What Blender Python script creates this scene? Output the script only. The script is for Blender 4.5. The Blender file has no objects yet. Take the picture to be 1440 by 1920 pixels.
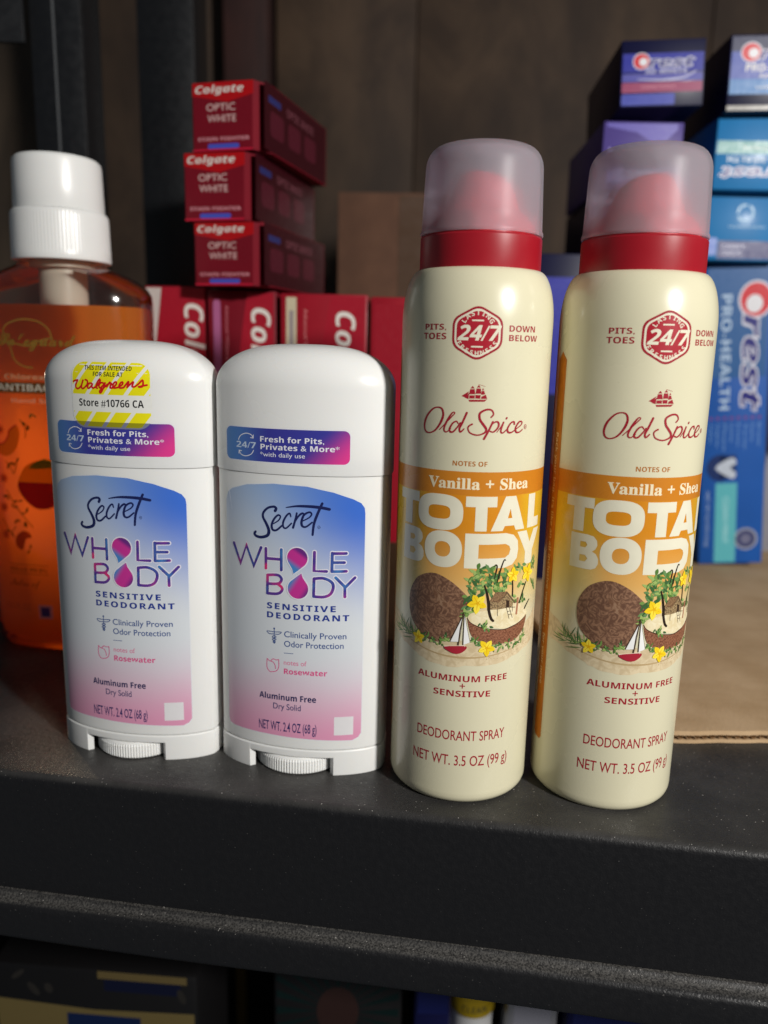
import bpy, bmesh, math, random
from mathutils import Vector, Matrix
from mathutils.geometry import tessellate_polygon

random.seed(7)
SC = bpy.context.scene
COL = SC.collection
R = math.radians

# ------------------------------------------------------------------ camera
TH, RHO, CAM_H = R(11.7586), R(1.39745), 0.154
fwd = Vector((0, math.cos(TH), -math.sin(TH)))
r0, u0 = Vector((1, 0, 0)), Vector((0, math.sin(TH), math.cos(TH)))
rgt = r0 * math.cos(RHO) + u0 * math.sin(RHO)
upv = u0 * math.cos(RHO) - r0 * math.sin(RHO)
cd = bpy.data.cameras.new('camera')
cam = bpy.data.objects.new('camera', cd)
COL.objects.link(cam)
m3 = Matrix((rgt, upv, -fwd)).transposed()
cam.matrix_world = Matrix.Translation((0, 0, CAM_H)) @ m3.to_4x4()
cd.sensor_fit = 'VERTICAL'
cd.sensor_height = 36.0
cd.sensor_width = 27.0
cd.lens = 1468.24 / 1920 * 36
cd.clip_start, cd.clip_end = 0.01, 50
cd.dof.use_dof = True
cd.dof.focus_distance = 0.262
cd.dof.aperture_fstop = 7.2
SC.camera = cam

# ------------------------------------------------------------------ light
w = bpy.data.worlds.new('World')
SC.world = w
w.use_nodes = True
w.node_tree.nodes['Background'].inputs[0].default_value = (0.80, 0.90, 1.0, 1)
w.node_tree.nodes['Background'].inputs[1].default_value = 0.078
def lamp(name, loc, target, power, size, color):
    l = bpy.data.lights.new(name, 'AREA')
    l.shape = 'DISK'; l.size = size; l.energy = power; l.color = color
    o = bpy.data.objects.new(name, l); COL.objects.link(o)
    o.location = loc
    o.rotation_euler = (Vector(target) - Vector(loc)).to_track_quat('-Z', 'Y').to_euler()
    return o
lamp('key_lamp', (0.62, -0.44, 0.50), (0.0, 0.30, 0.10), 12.0, 0.08, (1.0, 0.97, 0.925))
sl = bpy.data.lights.new('added_soap_glow_lamp', 'SPOT'); sl.energy = 11.0; sl.color = (1.0, 0.80, 0.55); sl.spot_size = R(17); sl.spot_blend = .6; sl.shadow_soft_size = .02  # added spot behind the bottle, there only to make the soap glow
so_ = bpy.data.objects.new('added_soap_glow_lamp', sl); COL.objects.link(so_); so_.location = (-.40, .66, .13)
so_.rotation_euler = (Vector((-.188, .40, .085)) - so_.location).to_track_quat('-Z', 'Y').to_euler()
SC.view_settings.view_transform = 'Standard'
SC.view_settings.look = 'None'
SC.view_settings.exposure = 0.0
SC.view_settings.gamma = 1.0
SC.cycles.max_bounces = 12
SC.cycles.transparent_max_bounces = 16
SC.cycles.transmission_bounces = 10

# ------------------------------------------------------------------ materials
def srgb(r, g, b):
    def f(c):
        c /= 255
        return c / 12.92 if c <= .04045 else ((c + .055) / 1.055) ** 2.4
    return (f(r), f(g), f(b), 1)
class NT:
    def __init__(s, name):
        s.m = bpy.data.materials.new(name); s.m.use_nodes = True
        s.t = s.m.node_tree; s.b = s.t.nodes['Principled BSDF']; s.o = s.t.nodes['Material Output']
    def n(s, typ, **kw):
        nd = s.t.nodes.new(typ)
        for k, v in kw.items(): setattr(nd, k, v)
        return nd
    def l(s, a, b): s.t.links.new(a, b)
    def math(s, op, a, b=0.0, c=None, clamp=False):
        nd = s.n('ShaderNodeMath', operation=op); nd.use_clamp = clamp
        for i, v in enumerate((a, b, c)):
            if v is None: continue
            if isinstance(v, (int, float)): nd.inputs[i].default_value = v
            else: s.l(v, nd.inputs[i])
        return nd.outputs[0]
    def rng(s, v, a, b, c=0.0, d=1.0, smooth=True):
        nd = s.n('ShaderNodeMapRange'); nd.interpolation_type = 'SMOOTHSTEP' if smooth else 'LINEAR'
        s.l(v, nd.inputs[0])
        for i, x in enumerate((a, b, c, d)): nd.inputs[i + 1].default_value = x
        return nd.outputs[0]
    def mix(s, f, a, b):
        nd = s.n('ShaderNodeMix', data_type='RGBA')
        for i, v in ((0, f), (6, a), (7, b)):
            if isinstance(v, (int, float)): nd.inputs[i].default_value = v
            elif isinstance(v, tuple): nd.inputs[i].default_value = v
            else: s.l(v, nd.inputs[i])
        return nd.outputs[2]
    def obj(s):
        tc = s.n('ShaderNodeTexCoord'); sx = s.n('ShaderNodeSeparateXYZ')
        s.l(tc.outputs['Object'], sx.inputs[0]); return tc.outputs['Object'], sx.outputs
    def uv(s):
        tc = s.n('ShaderNodeTexCoord'); sx = s.n('ShaderNodeSeparateXYZ')
        s.l(tc.outputs['UV'], sx.inputs[0]); return tc.outputs['UV'], sx.outputs
    def noise(s, vec, scale, detail=3, rough=.5, dist=0.0):
        nd = s.n('ShaderNodeTexNoise'); nd.inputs['Scale'].default_value = scale
        nd.inputs['Detail'].default_value = detail; nd.inputs['Roughness'].default_value = rough
        nd.inputs['Distortion'].default_value = dist
        s.l(vec, nd.inputs['Vector']); return nd.outputs[0]
    def bump(s, h, strength, dist=.001):
        nd = s.n('ShaderNodeBump'); nd.inputs['Strength'].default_value = strength
        nd.inputs['Distance'].default_value = dist
        s.l(h, nd.inputs['Height']); s.l(nd.outputs[0], s.b.inputs['Normal'])
    def set(s, **kw):
        for k, v in kw.items():
            i = s.b.inputs[k.replace('_', ' ')]
            if isinstance(v, (int, float, tuple)): i.default_value = v
            else: s.l(v, i)
        return s

def simple(name, col, rough=.4, var=.06, nscale=60, bump=0.0, bscale=900, metal=0.0, coat=0.0, sss=0.0, spec=.5):
    t = NT(name)
    ob, _ = t.obj()
    nz = t.noise(ob, nscale, 4)
    dark = tuple(c * (1 - var) for c in col[:3]) + (1,)
    lite = tuple(min(1, c * (1 + var)) for c in col[:3]) + (1,)
    t.set(Base_Color=t.mix(nz, dark, lite))
    t.set(Roughness=t.rng(nz, .3, .7, max(.02, rough - .05), rough + .05), Metallic=metal, Coat_Weight=coat)
    if sss:
        t.set(Subsurface_Weight=sss, Subsurface_Radius=(.003, .0025, .002)); t.b.inputs['Subsurface Scale'].default_value = 1.0
    if bump: t.bump(t.noise(ob, bscale, 2), bump, .0002)
    t.b.inputs['Specular IOR Level'].default_value = spec
    return t.m
INKS = {}
def ink(r, g, b, rough=.35):
    k = (r, g, b, rough)
    if k not in INKS: INKS[k] = simple('printed_ink', srgb(r, g, b), rough, .04, 300, spec=.3)
    return INKS[k]

def clear_ink(r, g, b):
    """thin ink on clear plastic: some of the light from behind comes through"""
    t = NT('translucent_ink'); c = srgb(r, g, b)
    d = t.n('ShaderNodeBsdfDiffuse'); d.inputs[0].default_value = c
    l = t.n('ShaderNodeBsdfTransparent'); l.inputs[0].default_value = tuple(min(1, x * 1.5 + .05) for x in c[:3]) + (1,)
    m = t.n('ShaderNodeMixShader'); m.inputs[0].default_value = .5; t.l(d.outputs[0], m.inputs[1]); t.l(l.outputs[0], m.inputs[2]); t.l(m.outputs[0], t.o.inputs['Surface'])
    return t.m
# ------------------------------------------------------------------ mesh helpers (millimetres in, metres out)
MM = .001
def finish(name, bm, mats, parent=None, smooth=35, loc=(0, 0, 0), scale=MM, recalc=True):
    if recalc: bmesh.ops.recalc_face_normals(bm, faces=bm.faces)
    if scale != 1: bmesh.ops.scale(bm, vec=(scale,) * 3, verts=bm.verts)
    me = bpy.data.meshes.new(name)
    bm.to_mesh(me); bm.free()
    for m in (mats if isinstance(mats, (list, tuple)) else [mats]): me.materials.append(m)
    if smooth:
        for p in me.polygons: p.use_smooth = True
        me.set_sharp_from_angle(angle=R(smooth))
    o = bpy.data.objects.new(name, me); COL.objects.link(o)
    o.location = loc
    if parent: o.parent = parent
    return o
def tag(o, label, cat, group=None, kind=None):
    if label: o['label'] = label
    if cat: o['category'] = cat
    if group: o['group'] = group
    if kind: o['kind'] = kind
    return o
def thing(name, label, cat, loc=(0, 0, 0), rotz=0.0, group=None, rot=None):
    o = bpy.data.objects.new(name, None); COL.objects.link(o)
    o.empty_display_size = .01
    o.location = loc; o.rotation_euler = rot if rot else (0, 0, rotz)
    return tag(o, label, cat, group)
def lathe(prof, seg=96, bm=None, c=(0, 0)):
    bm = bm or bmesh.new(); rings = []
    for r, z in prof:
        if r < 1e-6: rings.append([bm.verts.new((c[0], c[1], z))])
        else: rings.append([bm.verts.new((c[0] + r * math.cos(2 * math.pi * i / seg), c[1] + r * math.sin(2 * math.pi * i / seg), z)) for i in range(seg)])
    for a, b in zip(rings, rings[1:]):
        if len(a) == 1 and len(b) == 1: continue
        for i in range(seg):
            j = (i + 1) % seg
            if len(a) == 1: bm.faces.new((a[0], b[i], b[j]))
            elif len(b) == 1: bm.faces.new((a[i], a[j], b[0]))
            else: bm.faces.new((a[i], a[j], b[j], b[i]))
    return bm
def loft(rings, cap0=True, cap1=True, bm=None):
    bm = bm or bmesh.new(); vr = [[bm.verts.new(p) for p in r] for r in rings]
    for a, b in zip(vr, vr[1:]):
        n = len(a)
        for i in range(n):
            j = (i + 1) % n; bm.faces.new((a[i], a[j], b[j], b[i]))
    if cap0: bm.faces.new(vr[0][::-1])
    if cap1: bm.faces.new(vr[-1])
    return bm
def boxm(x0, x1, y0, y1, z0, z1, bev=0.0, bm=None, seg=2):
    new = bmesh.new()
    bmesh.ops.create_cube(new, size=1)
    for v in new.verts:
        v.co = Vector(((x0 + x1) / 2 + v.co.x * (x1 - x0), (y0 + y1) / 2 + v.co.y * (y1 - y0), (z0 + z1) / 2 + v.co.z * (z1 - z0)))
    if bev: bmesh.ops.bevel(new, geom=list(new.edges), offset=bev, segments=seg, profile=.5, affect='EDGES')
    if bm is None: return new
    me = bpy.data.meshes.new('tmp'); new.to_mesh(me); new.free(); bm.from_mesh(me); bpy.data.meshes.remove(me)
    return bm

# ------------------------------------------------------------------ printing: flat shapes in mm wrapped onto a surface
def style(s, kind):
    off = {'bold': (0x1D5D4, 0x1D5EE, 0x1D7EC), 'bi': (0x1D63C, 0x1D656, 0x1D7EC), 'serif': (0x1D400, 0x1D41A, 0x1D7CE), 'script': (0x1D4D0, 0x1D4EA, None)}.get(kind)
    if not off: return s
    r = ''
    for ch in s:
        if 'A' <= ch <= 'Z': r += chr(off[0] + ord(ch) - 65)
        elif 'a' <= ch <= 'z': r += chr(off[1] + ord(ch) - 97)
        elif ch.isdigit() and off[2]: r += chr(off[2] + ord(ch) - 48)
        else: r += ch
    return r
GC = {}
def glyphs(s, kind=None, weight=0.0, space=1.0):
    k = (s, kind, weight, space)
    if k in GC: return GC[k]
    c = bpy.data.curves.new('t', 'FONT'); c.body = style(s, kind); c.offset = weight; c.resolution_u = 4; c.space_character = space
    o = bpy.data.objects.new('t', c); COL.objects.link(o)
    dg = bpy.context.evaluated_depsgraph_get()
    me = bpy.data.meshes.new_from_object(o.evaluated_get(dg))
    vs = [(v.co.x, v.co.y) for v in me.vertices]; fs = [tuple(p.vertices) for p in me.polygons]
    bpy.data.objects.remove(o); bpy.data.curves.remove(c); bpy.data.meshes.remove(me)
    GC[k] = (vs, fs); return GC[k]
def cap_h(kind, weight):
    ys = [v[1] for v in glyphs('H', kind, weight)[0]]; return max(ys) - min(ys), min(ys)
def smoothpts(p, n=8, closed=False):
    out = []; m = len(p)
    for i in range(m - 1):
        a, b, c, d = p[max(i - 1, 0)], p[i], p[i + 1], p[min(i + 2, m - 1)]
        if closed and i == 0: a = p[m - 2]
        if closed and i == m - 2: d = p[1]
        for k in range(n):
            t = k / n
            out.append(tuple(.5 * (2 * b[q] + (c[q] - a[q]) * t + (2 * a[q] - 5 * b[q] + 4 * c[q] - d[q]) * t * t + (3 * b[q] - a[q] - 3 * c[q] + d[q]) * t ** 3) for q in (0, 1)))
    out.append(tuple(p[-1])); return out
class Print:
    def __init__(s): s.v = []; s.f = []; s.mats = []
    def mi(s, m):
        if m not in s.mats: s.mats.append(m)
        return s.mats.index(m)
    def add(s, vs, fs, m, L):
        b = len(s.v); i = s.mi(m)
        s.v += [(v[0], v[1], v[2] if len(v) > 2 else .03 + .02 * L) for v in vs]
        s.f += [(tuple(b + q for q in f), i) for f in fs]
    def poly(s, pts, m, L, holes=(), sm=0):
        if sm: pts = smoothpts(list(pts) + [pts[0]], sm, True)[:-1]
        loops = [[Vector((p[0], p[1], 0)) for p in q] for q in [pts] + list(holes)]
        flat = [p for q in loops for p in q]
        s.add([(p.x, p.y) for p in flat], [tuple(t) for t in tessellate_polygon(loops)], m, L)
    def rect(s, x0, x1, y0, y1, m, L, r=0.0, n=6):
        s.poly(rrect(x0, x1, y0, y1, r, n), m, L)
    def ellipse(s, cx, cy, rx, ry, m, L, rot=0.0, n=28, hole=0.0):
        def e(k): return [(cx + math.cos(rot) * math.cos(a) * rx * k - math.sin(rot) * math.sin(a) * ry * k, cy + math.sin(rot) * math.cos(a) * rx * k + math.cos(rot) * math.sin(a) * ry * k) for a in [2 * math.pi * i / n for i in range(n)]]
        s.poly(e(1), m, L, [e(hole)] if hole else [])
    def text(s, t, box, m, L, kind=None, weight=0.0, shear=0.0, space=1.0, rot=0.0, cap=None):
        u, v, wd, h = box
        vs, fs = glyphs(t, kind, weight, space); ch, base = cap or cap_h(kind, weight)
        x0 = min(p[0] for p in vs); x1 = max(p[0] for p in vs)
        k = h / ch; kx = (wd / (x1 - x0)) if wd else k
        cr, sr = math.cos(rot), math.sin(rot); out = []
        for x, y in vs:
            X = (x - x0) * kx; Y = (y - base) * k; X += Y * shear
            out.append((u + X * cr - Y * sr, v + X * sr + Y * cr))
        s.add(out, fs, m, L)
    def arc(s, t, cx, cy, rad, a0, a1, h, m, L, kind='bold', weight=0.0, inside=False):
        n = len(t)
        for i, chx in enumerate(t):
            a = a0 + (a1 - a0) * i / (n - 1)
            vs, fs = glyphs(chx, kind, weight); ch, base = cap_h(kind, weight); k = h / ch
            mx = (min(p[0] for p in vs) + max(p[0] for p in vs)) / 2
            rot = a - math.pi / 2 if not inside else a + math.pi / 2
            rr = rad if not inside else rad
            out = []
            for x, y in vs:
                X = (x - mx) * k; Y = (y - base) * k
                out.append((cx + rr * math.cos(a) + X * math.cos(rot) - Y * math.sin(rot), cy + rr * math.sin(a) + X * math.sin(rot) + Y * math.cos(rot)))
            s.add(out, fs, m, L)
    def stroke(s, pts, wd, m, L, sm=8, closed=False, caps=True):
        p = smoothpts(pts, sm, closed) if sm else [tuple(q) for q in pts]
        q = [p[0]]
        for a in p[1:]:
            if math.hypot(a[0] - q[-1][0], a[1] - q[-1][1]) > 1e-4: q.append(a)
        p = q; n = len(p); base = .03 + .02 * L; vs = []; fs = []
        W = wd if isinstance(wd, (list, tuple)) else [wd, wd]
        def width(t):
            t *= len(W) - 1; i = min(int(t), len(W) - 2); return W[i] + (W[i + 1] - W[i]) * (t - i)
        dirs = []
        for i in range(n):
            a = p[max(i - 1, 0)]; b = p[min(i + 1, n - 1)]
            if closed and i in (0, n - 1): a, b = p[-2], p[1]
            d = Vector((b[0] - a[0], b[1] - a[1])); dirs.append(d.normalized() if d.length > 0 else Vector((1, 0)))
        for i in range(n):
            d = dirs[i]; h = width(i / max(n - 1, 1)) / 2
            if 0 < i < n - 1 and not sm:
                e = Vector((p[i][0] - p[i - 1][0], p[i][1] - p[i - 1][1])).normalized(); h = h / max(.5, abs(d.dot(e)))
            z = base + .0016 * i
            vs += [(p[i][0] - d.y * h, p[i][1] + d.x * h, z), (p[i][0] + d.y * h, p[i][1] - d.x * h, z)]
            if i: k = 2 * i; fs.append((k - 2, k - 1, k + 1, k))
        if caps and not closed:
            for i, sg in ((0, -1), (n - 1, 1)):
                d = dirs[i] * sg; h = width(i / max(n - 1, 1)) / 2; a0 = math.atan2(d.y, d.x); z = base + .0016 * i
                k = len(vs); ring = [(p[i][0] + h * math.cos(a0 + t), p[i][1] + h * math.sin(a0 + t), z) for t in [-math.pi / 2 + math.pi * j / 8 for j in range(9)]]
                vs += ring; fs.append(tuple(range(k, k + 9)))
        s.add(vs, fs, m, L)
    def build(s, name, wrap, parent, du=1.6, dv=0, smooth=60, normal_out=None, scale=MM):
        bm = bmesh.new(); V = [bm.verts.new(v) for v in s.v]
        for f, mi in s.f:
            try:
                fc = bm.faces.new([V[i] for i in f]); fc.material_index = mi
            except ValueError: pass
        for ax, st in ((0, du), (1, dv)):
            if not st: continue
            lo = min(v.co[ax] for v in bm.verts); hi = max(v.co[ax] for v in bm.verts)
            x = lo + st * .5
            while x < hi:
                no = Vector((1, 0, 0)) if ax == 0 else Vector((0, 1, 0))
                bmesh.ops.bisect_plane(bm, geom=bm.verts[:] + bm.edges[:] + bm.faces[:], plane_co=no * x, plane_no=no, dist=1e-6)
                x += st
        for f in bm.faces:
            f.normal_update()
            if f.normal.z < 0: f.normal_flip()
        ul = bm.loops.layers.uv.new('UVMap')
        for f in bm.faces:
            for l in f.loops: l[ul].uv = (l.vert.co.x * .01, l.vert.co.y * .01)
        for v in bm.verts: v.co = Vector(wrap(v.co.x, v.co.y, .016 + .28 * v.co.z))
        return finish(name, bm, s.mats, parent, smooth, recalc=False, scale=scale)
def rrect(x0, x1, y0, y1, r, n=6):
    if r <= 0: return [(x0, y0), (x1, y0), (x1, y1), (x0, y1)]
    o = []
    for cx, cy, a in ((x1 - r, y0 + r, -90), (x1 - r, y1 - r, 0), (x0 + r, y1 - r, 90), (x0 + r, y0 + r, 180)):
        for i in range(n + 1): o.append((cx + r * math.cos(R(a + 90 * i / n)), cy + r * math.sin(R(a + 90 * i / n))))
    return o
def roundpoly(pts, r, n=5):
    o = []; m = len(pts)
    for i in range(m):
        a, b, c = Vector(pts[i - 1]), Vector(pts[i]), Vector(pts[(i + 1) % m])
        p = b + (a - b).normalized() * r; q = b + (c - b).normalized() * r
        for k in range(n + 1):
            t = k / n; o.append(tuple(p * (1 - t) ** 2 + b * 2 * t * (1 - t) + q * t * t))
    return o
def scalepoly(pts, k):
    cx = sum(p[0] for p in pts) / len(pts); cy = sum(p[1] for p in pts) / len(pts)
    return [(cx + (p[0] - cx) * k, cy + (p[1] - cy) * k) for p in pts]

# ---- printed artwork, millimetres on each surface
CAN_ART = {'text': {'PITS,': (-17.38, 160.27, 7.75, 1.77), 'TOES': (-17.94, 157.39, 8.43, 1.91), 'DOWN': (10.17, 159.91, 10.47, 1.85), 'BELOW': (10.19, 157.17, 11.74, 1.81), 
 '24/7': (-5.74, 157.37, 12.43, 4.38), 'NOTES OF': (-5.73, 118.38, 11.04, 1.35), 'Vanilla + Shea': (-13.93, 110.93, 35.09, 3.75), 'ALUMINUM FREE': (-15.41, 46.11, 32.02, 2.04), 
 'SENSITIVE': (-9.12, 40.61, 19.55, 2.13), '+': (-0.29, 43.72, 1.76, 1.71), 'DEODORANT SPRAY': (-14.67, 24.74, 31.59, 3.59), 'NET WT. 3.5 OZ (99 g)': (-16.32, 15.77, 35.0, 3.92)}, 'hex': [(0.05, 167.61), 
 (7.76, 163.62), (8.07, 155.82), (0.57, 151.1), (-7.33, 156.0), (-7.59, 163.85)], 'hexc': [(0.31, 159.42)], 'lasting': [(-3.66, 163.36), (0.29, 165.39), (4.02, 163.51), 
 (-1.48, 163.0), (1.88, 163.01)], 'fresh': [(-5.12, 155.91), (0.2, 153.23), (5.5, 156.29), (-1.53, 155.51), (1.85, 155.59)], 'ship': [[(-3.81, 140.29), (-1.5, 141.85), 
 (-2.46, 139.77)], [(-2.79, 139.75), (-1.43, 141.44), (-1.61, 139.39)], [(-0.43, 143.51), (0.15, 142.72), (-1.16, 142.68)], [(-1.2, 142.46), (0.16, 142.5), 
 (0.46, 140.95), (-1.46, 140.89)], [(-1.39, 140.57), (0.31, 140.62), (0.3, 139.61), (-1.4, 139.56)], [(1.41, 143.84), (2.0, 143.04), (0.82, 143.01)], [(0.75, 142.73), 
 (2.07, 142.77), (2.28, 141.14), (0.5, 141.09)], [(0.47, 140.71), (2.11, 140.75), (2.0, 139.6), (0.52, 139.62)], [(2.75, 142.92), (3.14, 142.25), (2.42, 142.23)], [(2.38, 142.04), 
 (3.15, 142.06), (3.47, 141.0), (2.22, 140.76)], [(2.33, 140.21), (3.67, 140.9), (4.21, 139.6), (2.22, 139.56)], [(-1.6, 139.22), (2.93, 139.3), (4.16, 139.44), 
 (3.37, 138.71), (-1.3, 138.57)]], 'flag': [(1.41, 143.92), (2.29, 143.72), (3.35, 143.4)], 'script': [[(-11.38, 136.44), (-13.32, 135.77), (-15.49, 133.36), 
 (-16.38, 130.74), (-15.91, 128.78), (-14.37, 128.2), (-12.2, 129.09), (-10.38, 131.47), (-9.47, 134.05), (-9.95, 135.97), (-11.38, 136.44)], [(-10.6, 129.43), 
 (-8.69, 131.44), (-6.71, 133.65), (-5.69, 134.87), (-6.33, 135.06), (-7.57, 133.32), (-8.81, 130.74), (-8.96, 129.32), (-8.12, 128.87), (-6.79, 130.02)], [(-4.47, 131.68), 
 (-5.07, 132.35), (-6.19, 131.73), (-7.14, 130.0), (-6.95, 129.03), (-5.93, 129.09), (-4.57, 130.7), (-3.78, 131.99)], [(-1.91, 135.12), (-3.21, 131.88), 
 (-3.98, 130.18), (-3.65, 129.08), (-2.58, 130.1)], [(5.71, 133.94), (6.43, 134.92), (5.74, 136.15), (4.05, 136.25), (2.17, 135.11), (2.26, 133.18), (3.45, 131.55), 
 (4.36, 130.18), (3.85, 129.06), (1.67, 128.31), (-0.58, 128.93), (-1.33, 130.29), (-0.96, 131.14), (-0.1, 131.67)], [(6.36, 132.57), (5.22, 129.92), (3.81, 127.17)], [(5.46, 130.76), 
 (6.52, 132.15), (7.8, 132.58), (8.34, 131.75), (7.92, 130.5), (6.67, 129.38), (5.51, 129.64)], [(7.83, 129.33), (8.93, 130.78), (9.89, 132.44)], [(9.89, 132.44), 
 (9.25, 130.5), (9.16, 129.39), (9.93, 129.16), (11.54, 130.62)], [(10.77, 133.55), (10.93, 133.83)], [(13.73, 131.85), (13.51, 132.55), (12.4, 132.15), (11.39, 130.49), 
 (11.62, 129.37), (12.75, 129.21), (14.35, 130.16)], [(14.35, 130.16), (16.37, 131.51), (16.67, 132.43), (15.57, 132.51), (14.31, 130.72), (14.59, 129.31), 
 (15.82, 129.27), (17.04, 130.08)]], 'reg': [(18.21, 130.88), (19.1, 130.85)], 'block': {'T': (-27.93, -17.51, 97.07, 108.26), 'O': (-17.76, -1.59, 97.43, 109.07), 
 'T2': (-0.89, 9.29, 97.62, 108.82), 'A': (7.52, 20.68, 97.72, 108.84), 'L': (22.25, 29.79, 97.28, 108.78), 'B': (-25.07, -14.92, 84.91, 96.34), 'O2': (-14.56, -1.49, 84.93, 96.93), 
 'D': (-0.64, 18.39, 85.21, 96.76), 'Y': (17.63, 30.76, 85.35, 96.75)}, 'block2': {'O': (-17.26, -0.89, 96.95, 108.39), 'T2': (-0.06, 10.77, 97.26, 108.64), 
 'D': (-0.28, 19.49, 84.35, 96.35), 'O2': (-14.07, -0.74, 84.69, 96.34)}, 'coconut': [(-20.82, 70.23), (-20.26, 74.75), (-17.5, 79.26), (-13.53, 81.68), (-9.6, 82.22), 
 (-5.15, 80.52), (-1.3, 77.71), (1.75, 74.3), (0.96, 71.32), (-0.41, 67.88), (-1.67, 63.54), (-4.63, 60.13), (-9.7, 58.7), (-14.3, 60.3), (-17.94, 63.01), 
 (-20.0, 66.03)], 'bowl': [(1.33, 68.04), (2.43, 66.56), (5.43, 65.06), (8.7, 64.28), (13.87, 63.65), (17.27, 64.11), (21.16, 65.11), (24.74, 66.73), (24.23, 63.93), 
 (22.93, 61.55), (19.72, 59.38), (16.84, 58.62), (13.7, 58.69), (9.45, 58.71), (6.12, 59.77), (3.51, 61.33), (2.14, 63.93)], 'beach': [(1.33, 68.15), (2.49, 69.83), 
 (5.58, 70.5), (8.79, 70.82), (13.36, 71.51), (18.64, 72.27), (21.27, 71.1), (24.76, 68.3), (24.75, 66.61), (21.16, 65.11), (17.25, 64.34), (13.86, 63.88), 
 (10.48, 64.58), (5.42, 65.28), (2.43, 66.67)], 'flowers': [(4.39, 73.32), (16.73, 82.14), (23.99, 81.79), (8.18, 57.69), (-15.67, 58.9)], 'leafc': [(5.63, 82.1), 
 (7.87, 79.7), (10.46, 80.63), (12.46, 78.11), (4.47, 84.44), (2.71, 82.71), (2.83, 80.16), (3.84, 76.11), (2.26, 74.79), (1.18, 71.29), (2.11, 69.16), (8.58, 82.66), 
 (6.69, 77.81), (11.29, 82.07), (9.73, 77.68)], 'leafc2': [(17.69, 84.17), (14.76, 84.1), (20.02, 84.68), (26.42, 85.02), (20.52, 79.16), (28.92, 76.23), 
 (13.54, 80.16), (27.11, 83.77), (19.06, 74.39), (22.17, 72.46)], 'leafb': [(3.53, 60.89), (5.71, 59.34), (10.86, 58.14), (13.75, 57.79), (16.89, 57.94), 
 (19.82, 58.23), (22.43, 59.19), (23.88, 59.95), (6.45, 65.91), (8.0, 65.19), (-12.58, 59.32), (-9.32, 58.98), (-6.96, 59.27), (-4.65, 60.35), (-14.23, 59.43)], 'hut': [[(8.4, 73.87), 
 (10.45, 76.88), (14.76, 76.78), (12.94, 74.38), (11.82, 73.19)], [(12.94, 74.38), (14.77, 76.67), (18.8, 72.13), (18.07, 72.15), (14.82, 75.9)], [(8.63, 73.75), 
 (11.82, 73.19), (12.94, 74.38), (14.83, 75.68), (17.47, 72.46), (17.29, 71.18), (11.5, 70.83), (8.78, 71.04)], [(14.46, 73.77), (15.76, 73.49), (15.81, 70.97), 
 (14.61, 71.46)]], 'hutl': [[(11.27, 70.85), (11.44, 68.66)], [(14.62, 71.35), (16.08, 67.19)], [(15.95, 70.84), (17.45, 67.29)], [(17.29, 71.18), (17.28, 69.42)], [(15.24, 69.74), 
 (16.57, 69.76)], [(15.58, 68.59), (16.93, 68.6)], [(14.37, 71.28), (18.47, 70.76)]], 'trunks': [[(6.4, 79.31), (7.4, 76.5), (8.12, 73.02), (8.37, 70.41), 
 (9.17, 67.97), (10.0, 67.03)], [(16.58, 80.65), (16.93, 77.79), (17.0, 74.94)], [(23.37, 78.62), (21.86, 75.62), (20.36, 71.95)], [(19.58, 73.64), (19.26, 68.4)], [(23.43, 69.29), 
 (25.09, 70.91), (26.32, 71.95)]], 'vines': [[(9.29, 85.6), (9.91, 86.21), (10.4, 85.54), (10.07, 83.44), (9.63, 81.54)], [(13.43, 87.44), (12.93, 87.7), 
 (12.2, 86.05), (11.44, 83.34), (10.71, 80.19)]], 'boat': [[(0.0, 69.26), (-0.99, 59.78), (-4.04, 59.59)], [(0.32, 69.5), (2.5, 59.76), (0.3, 58.77)], [(-5.98, 57.54), 
 (0.82, 58.45), (1.29, 57.28), (-0.73, 55.68), (-3.24, 55.7)], [(-5.99, 57.85), (1.13, 58.82), (0.83, 58.14), (-5.79, 57.3)]], 'mast': [(0.06, 69.92), (-0.88, 63.96), 
 (-1.27, 58.65)], 'grass': [(-19.5, 59.94), (-27.02, 63.09), (-28.56, 59.85), (-24.88, 64.66), (-21.75, 64.23), (-24.94, 59.24), (-29.77, 58.52), (-20.85, 64.92)], 'sand': [(-32.35, 57.71), 
 (-17.28, 59.07), (-0.93, 60.44), (12.08, 58.88), (23.77, 58.83), (31.42, 58.83), (32.8, 50.39), (17.75, 51.89), (3.64, 51.44), (-4.76, 51.12), (-14.14, 51.12), 
 (-31.07, 48.19)], 'strip': [(-37.63, 153.55), (-33.89, 150.69), (-38.39, 147.11), (-36.01, 17.79), (-32.43, 22.32)]}
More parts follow.
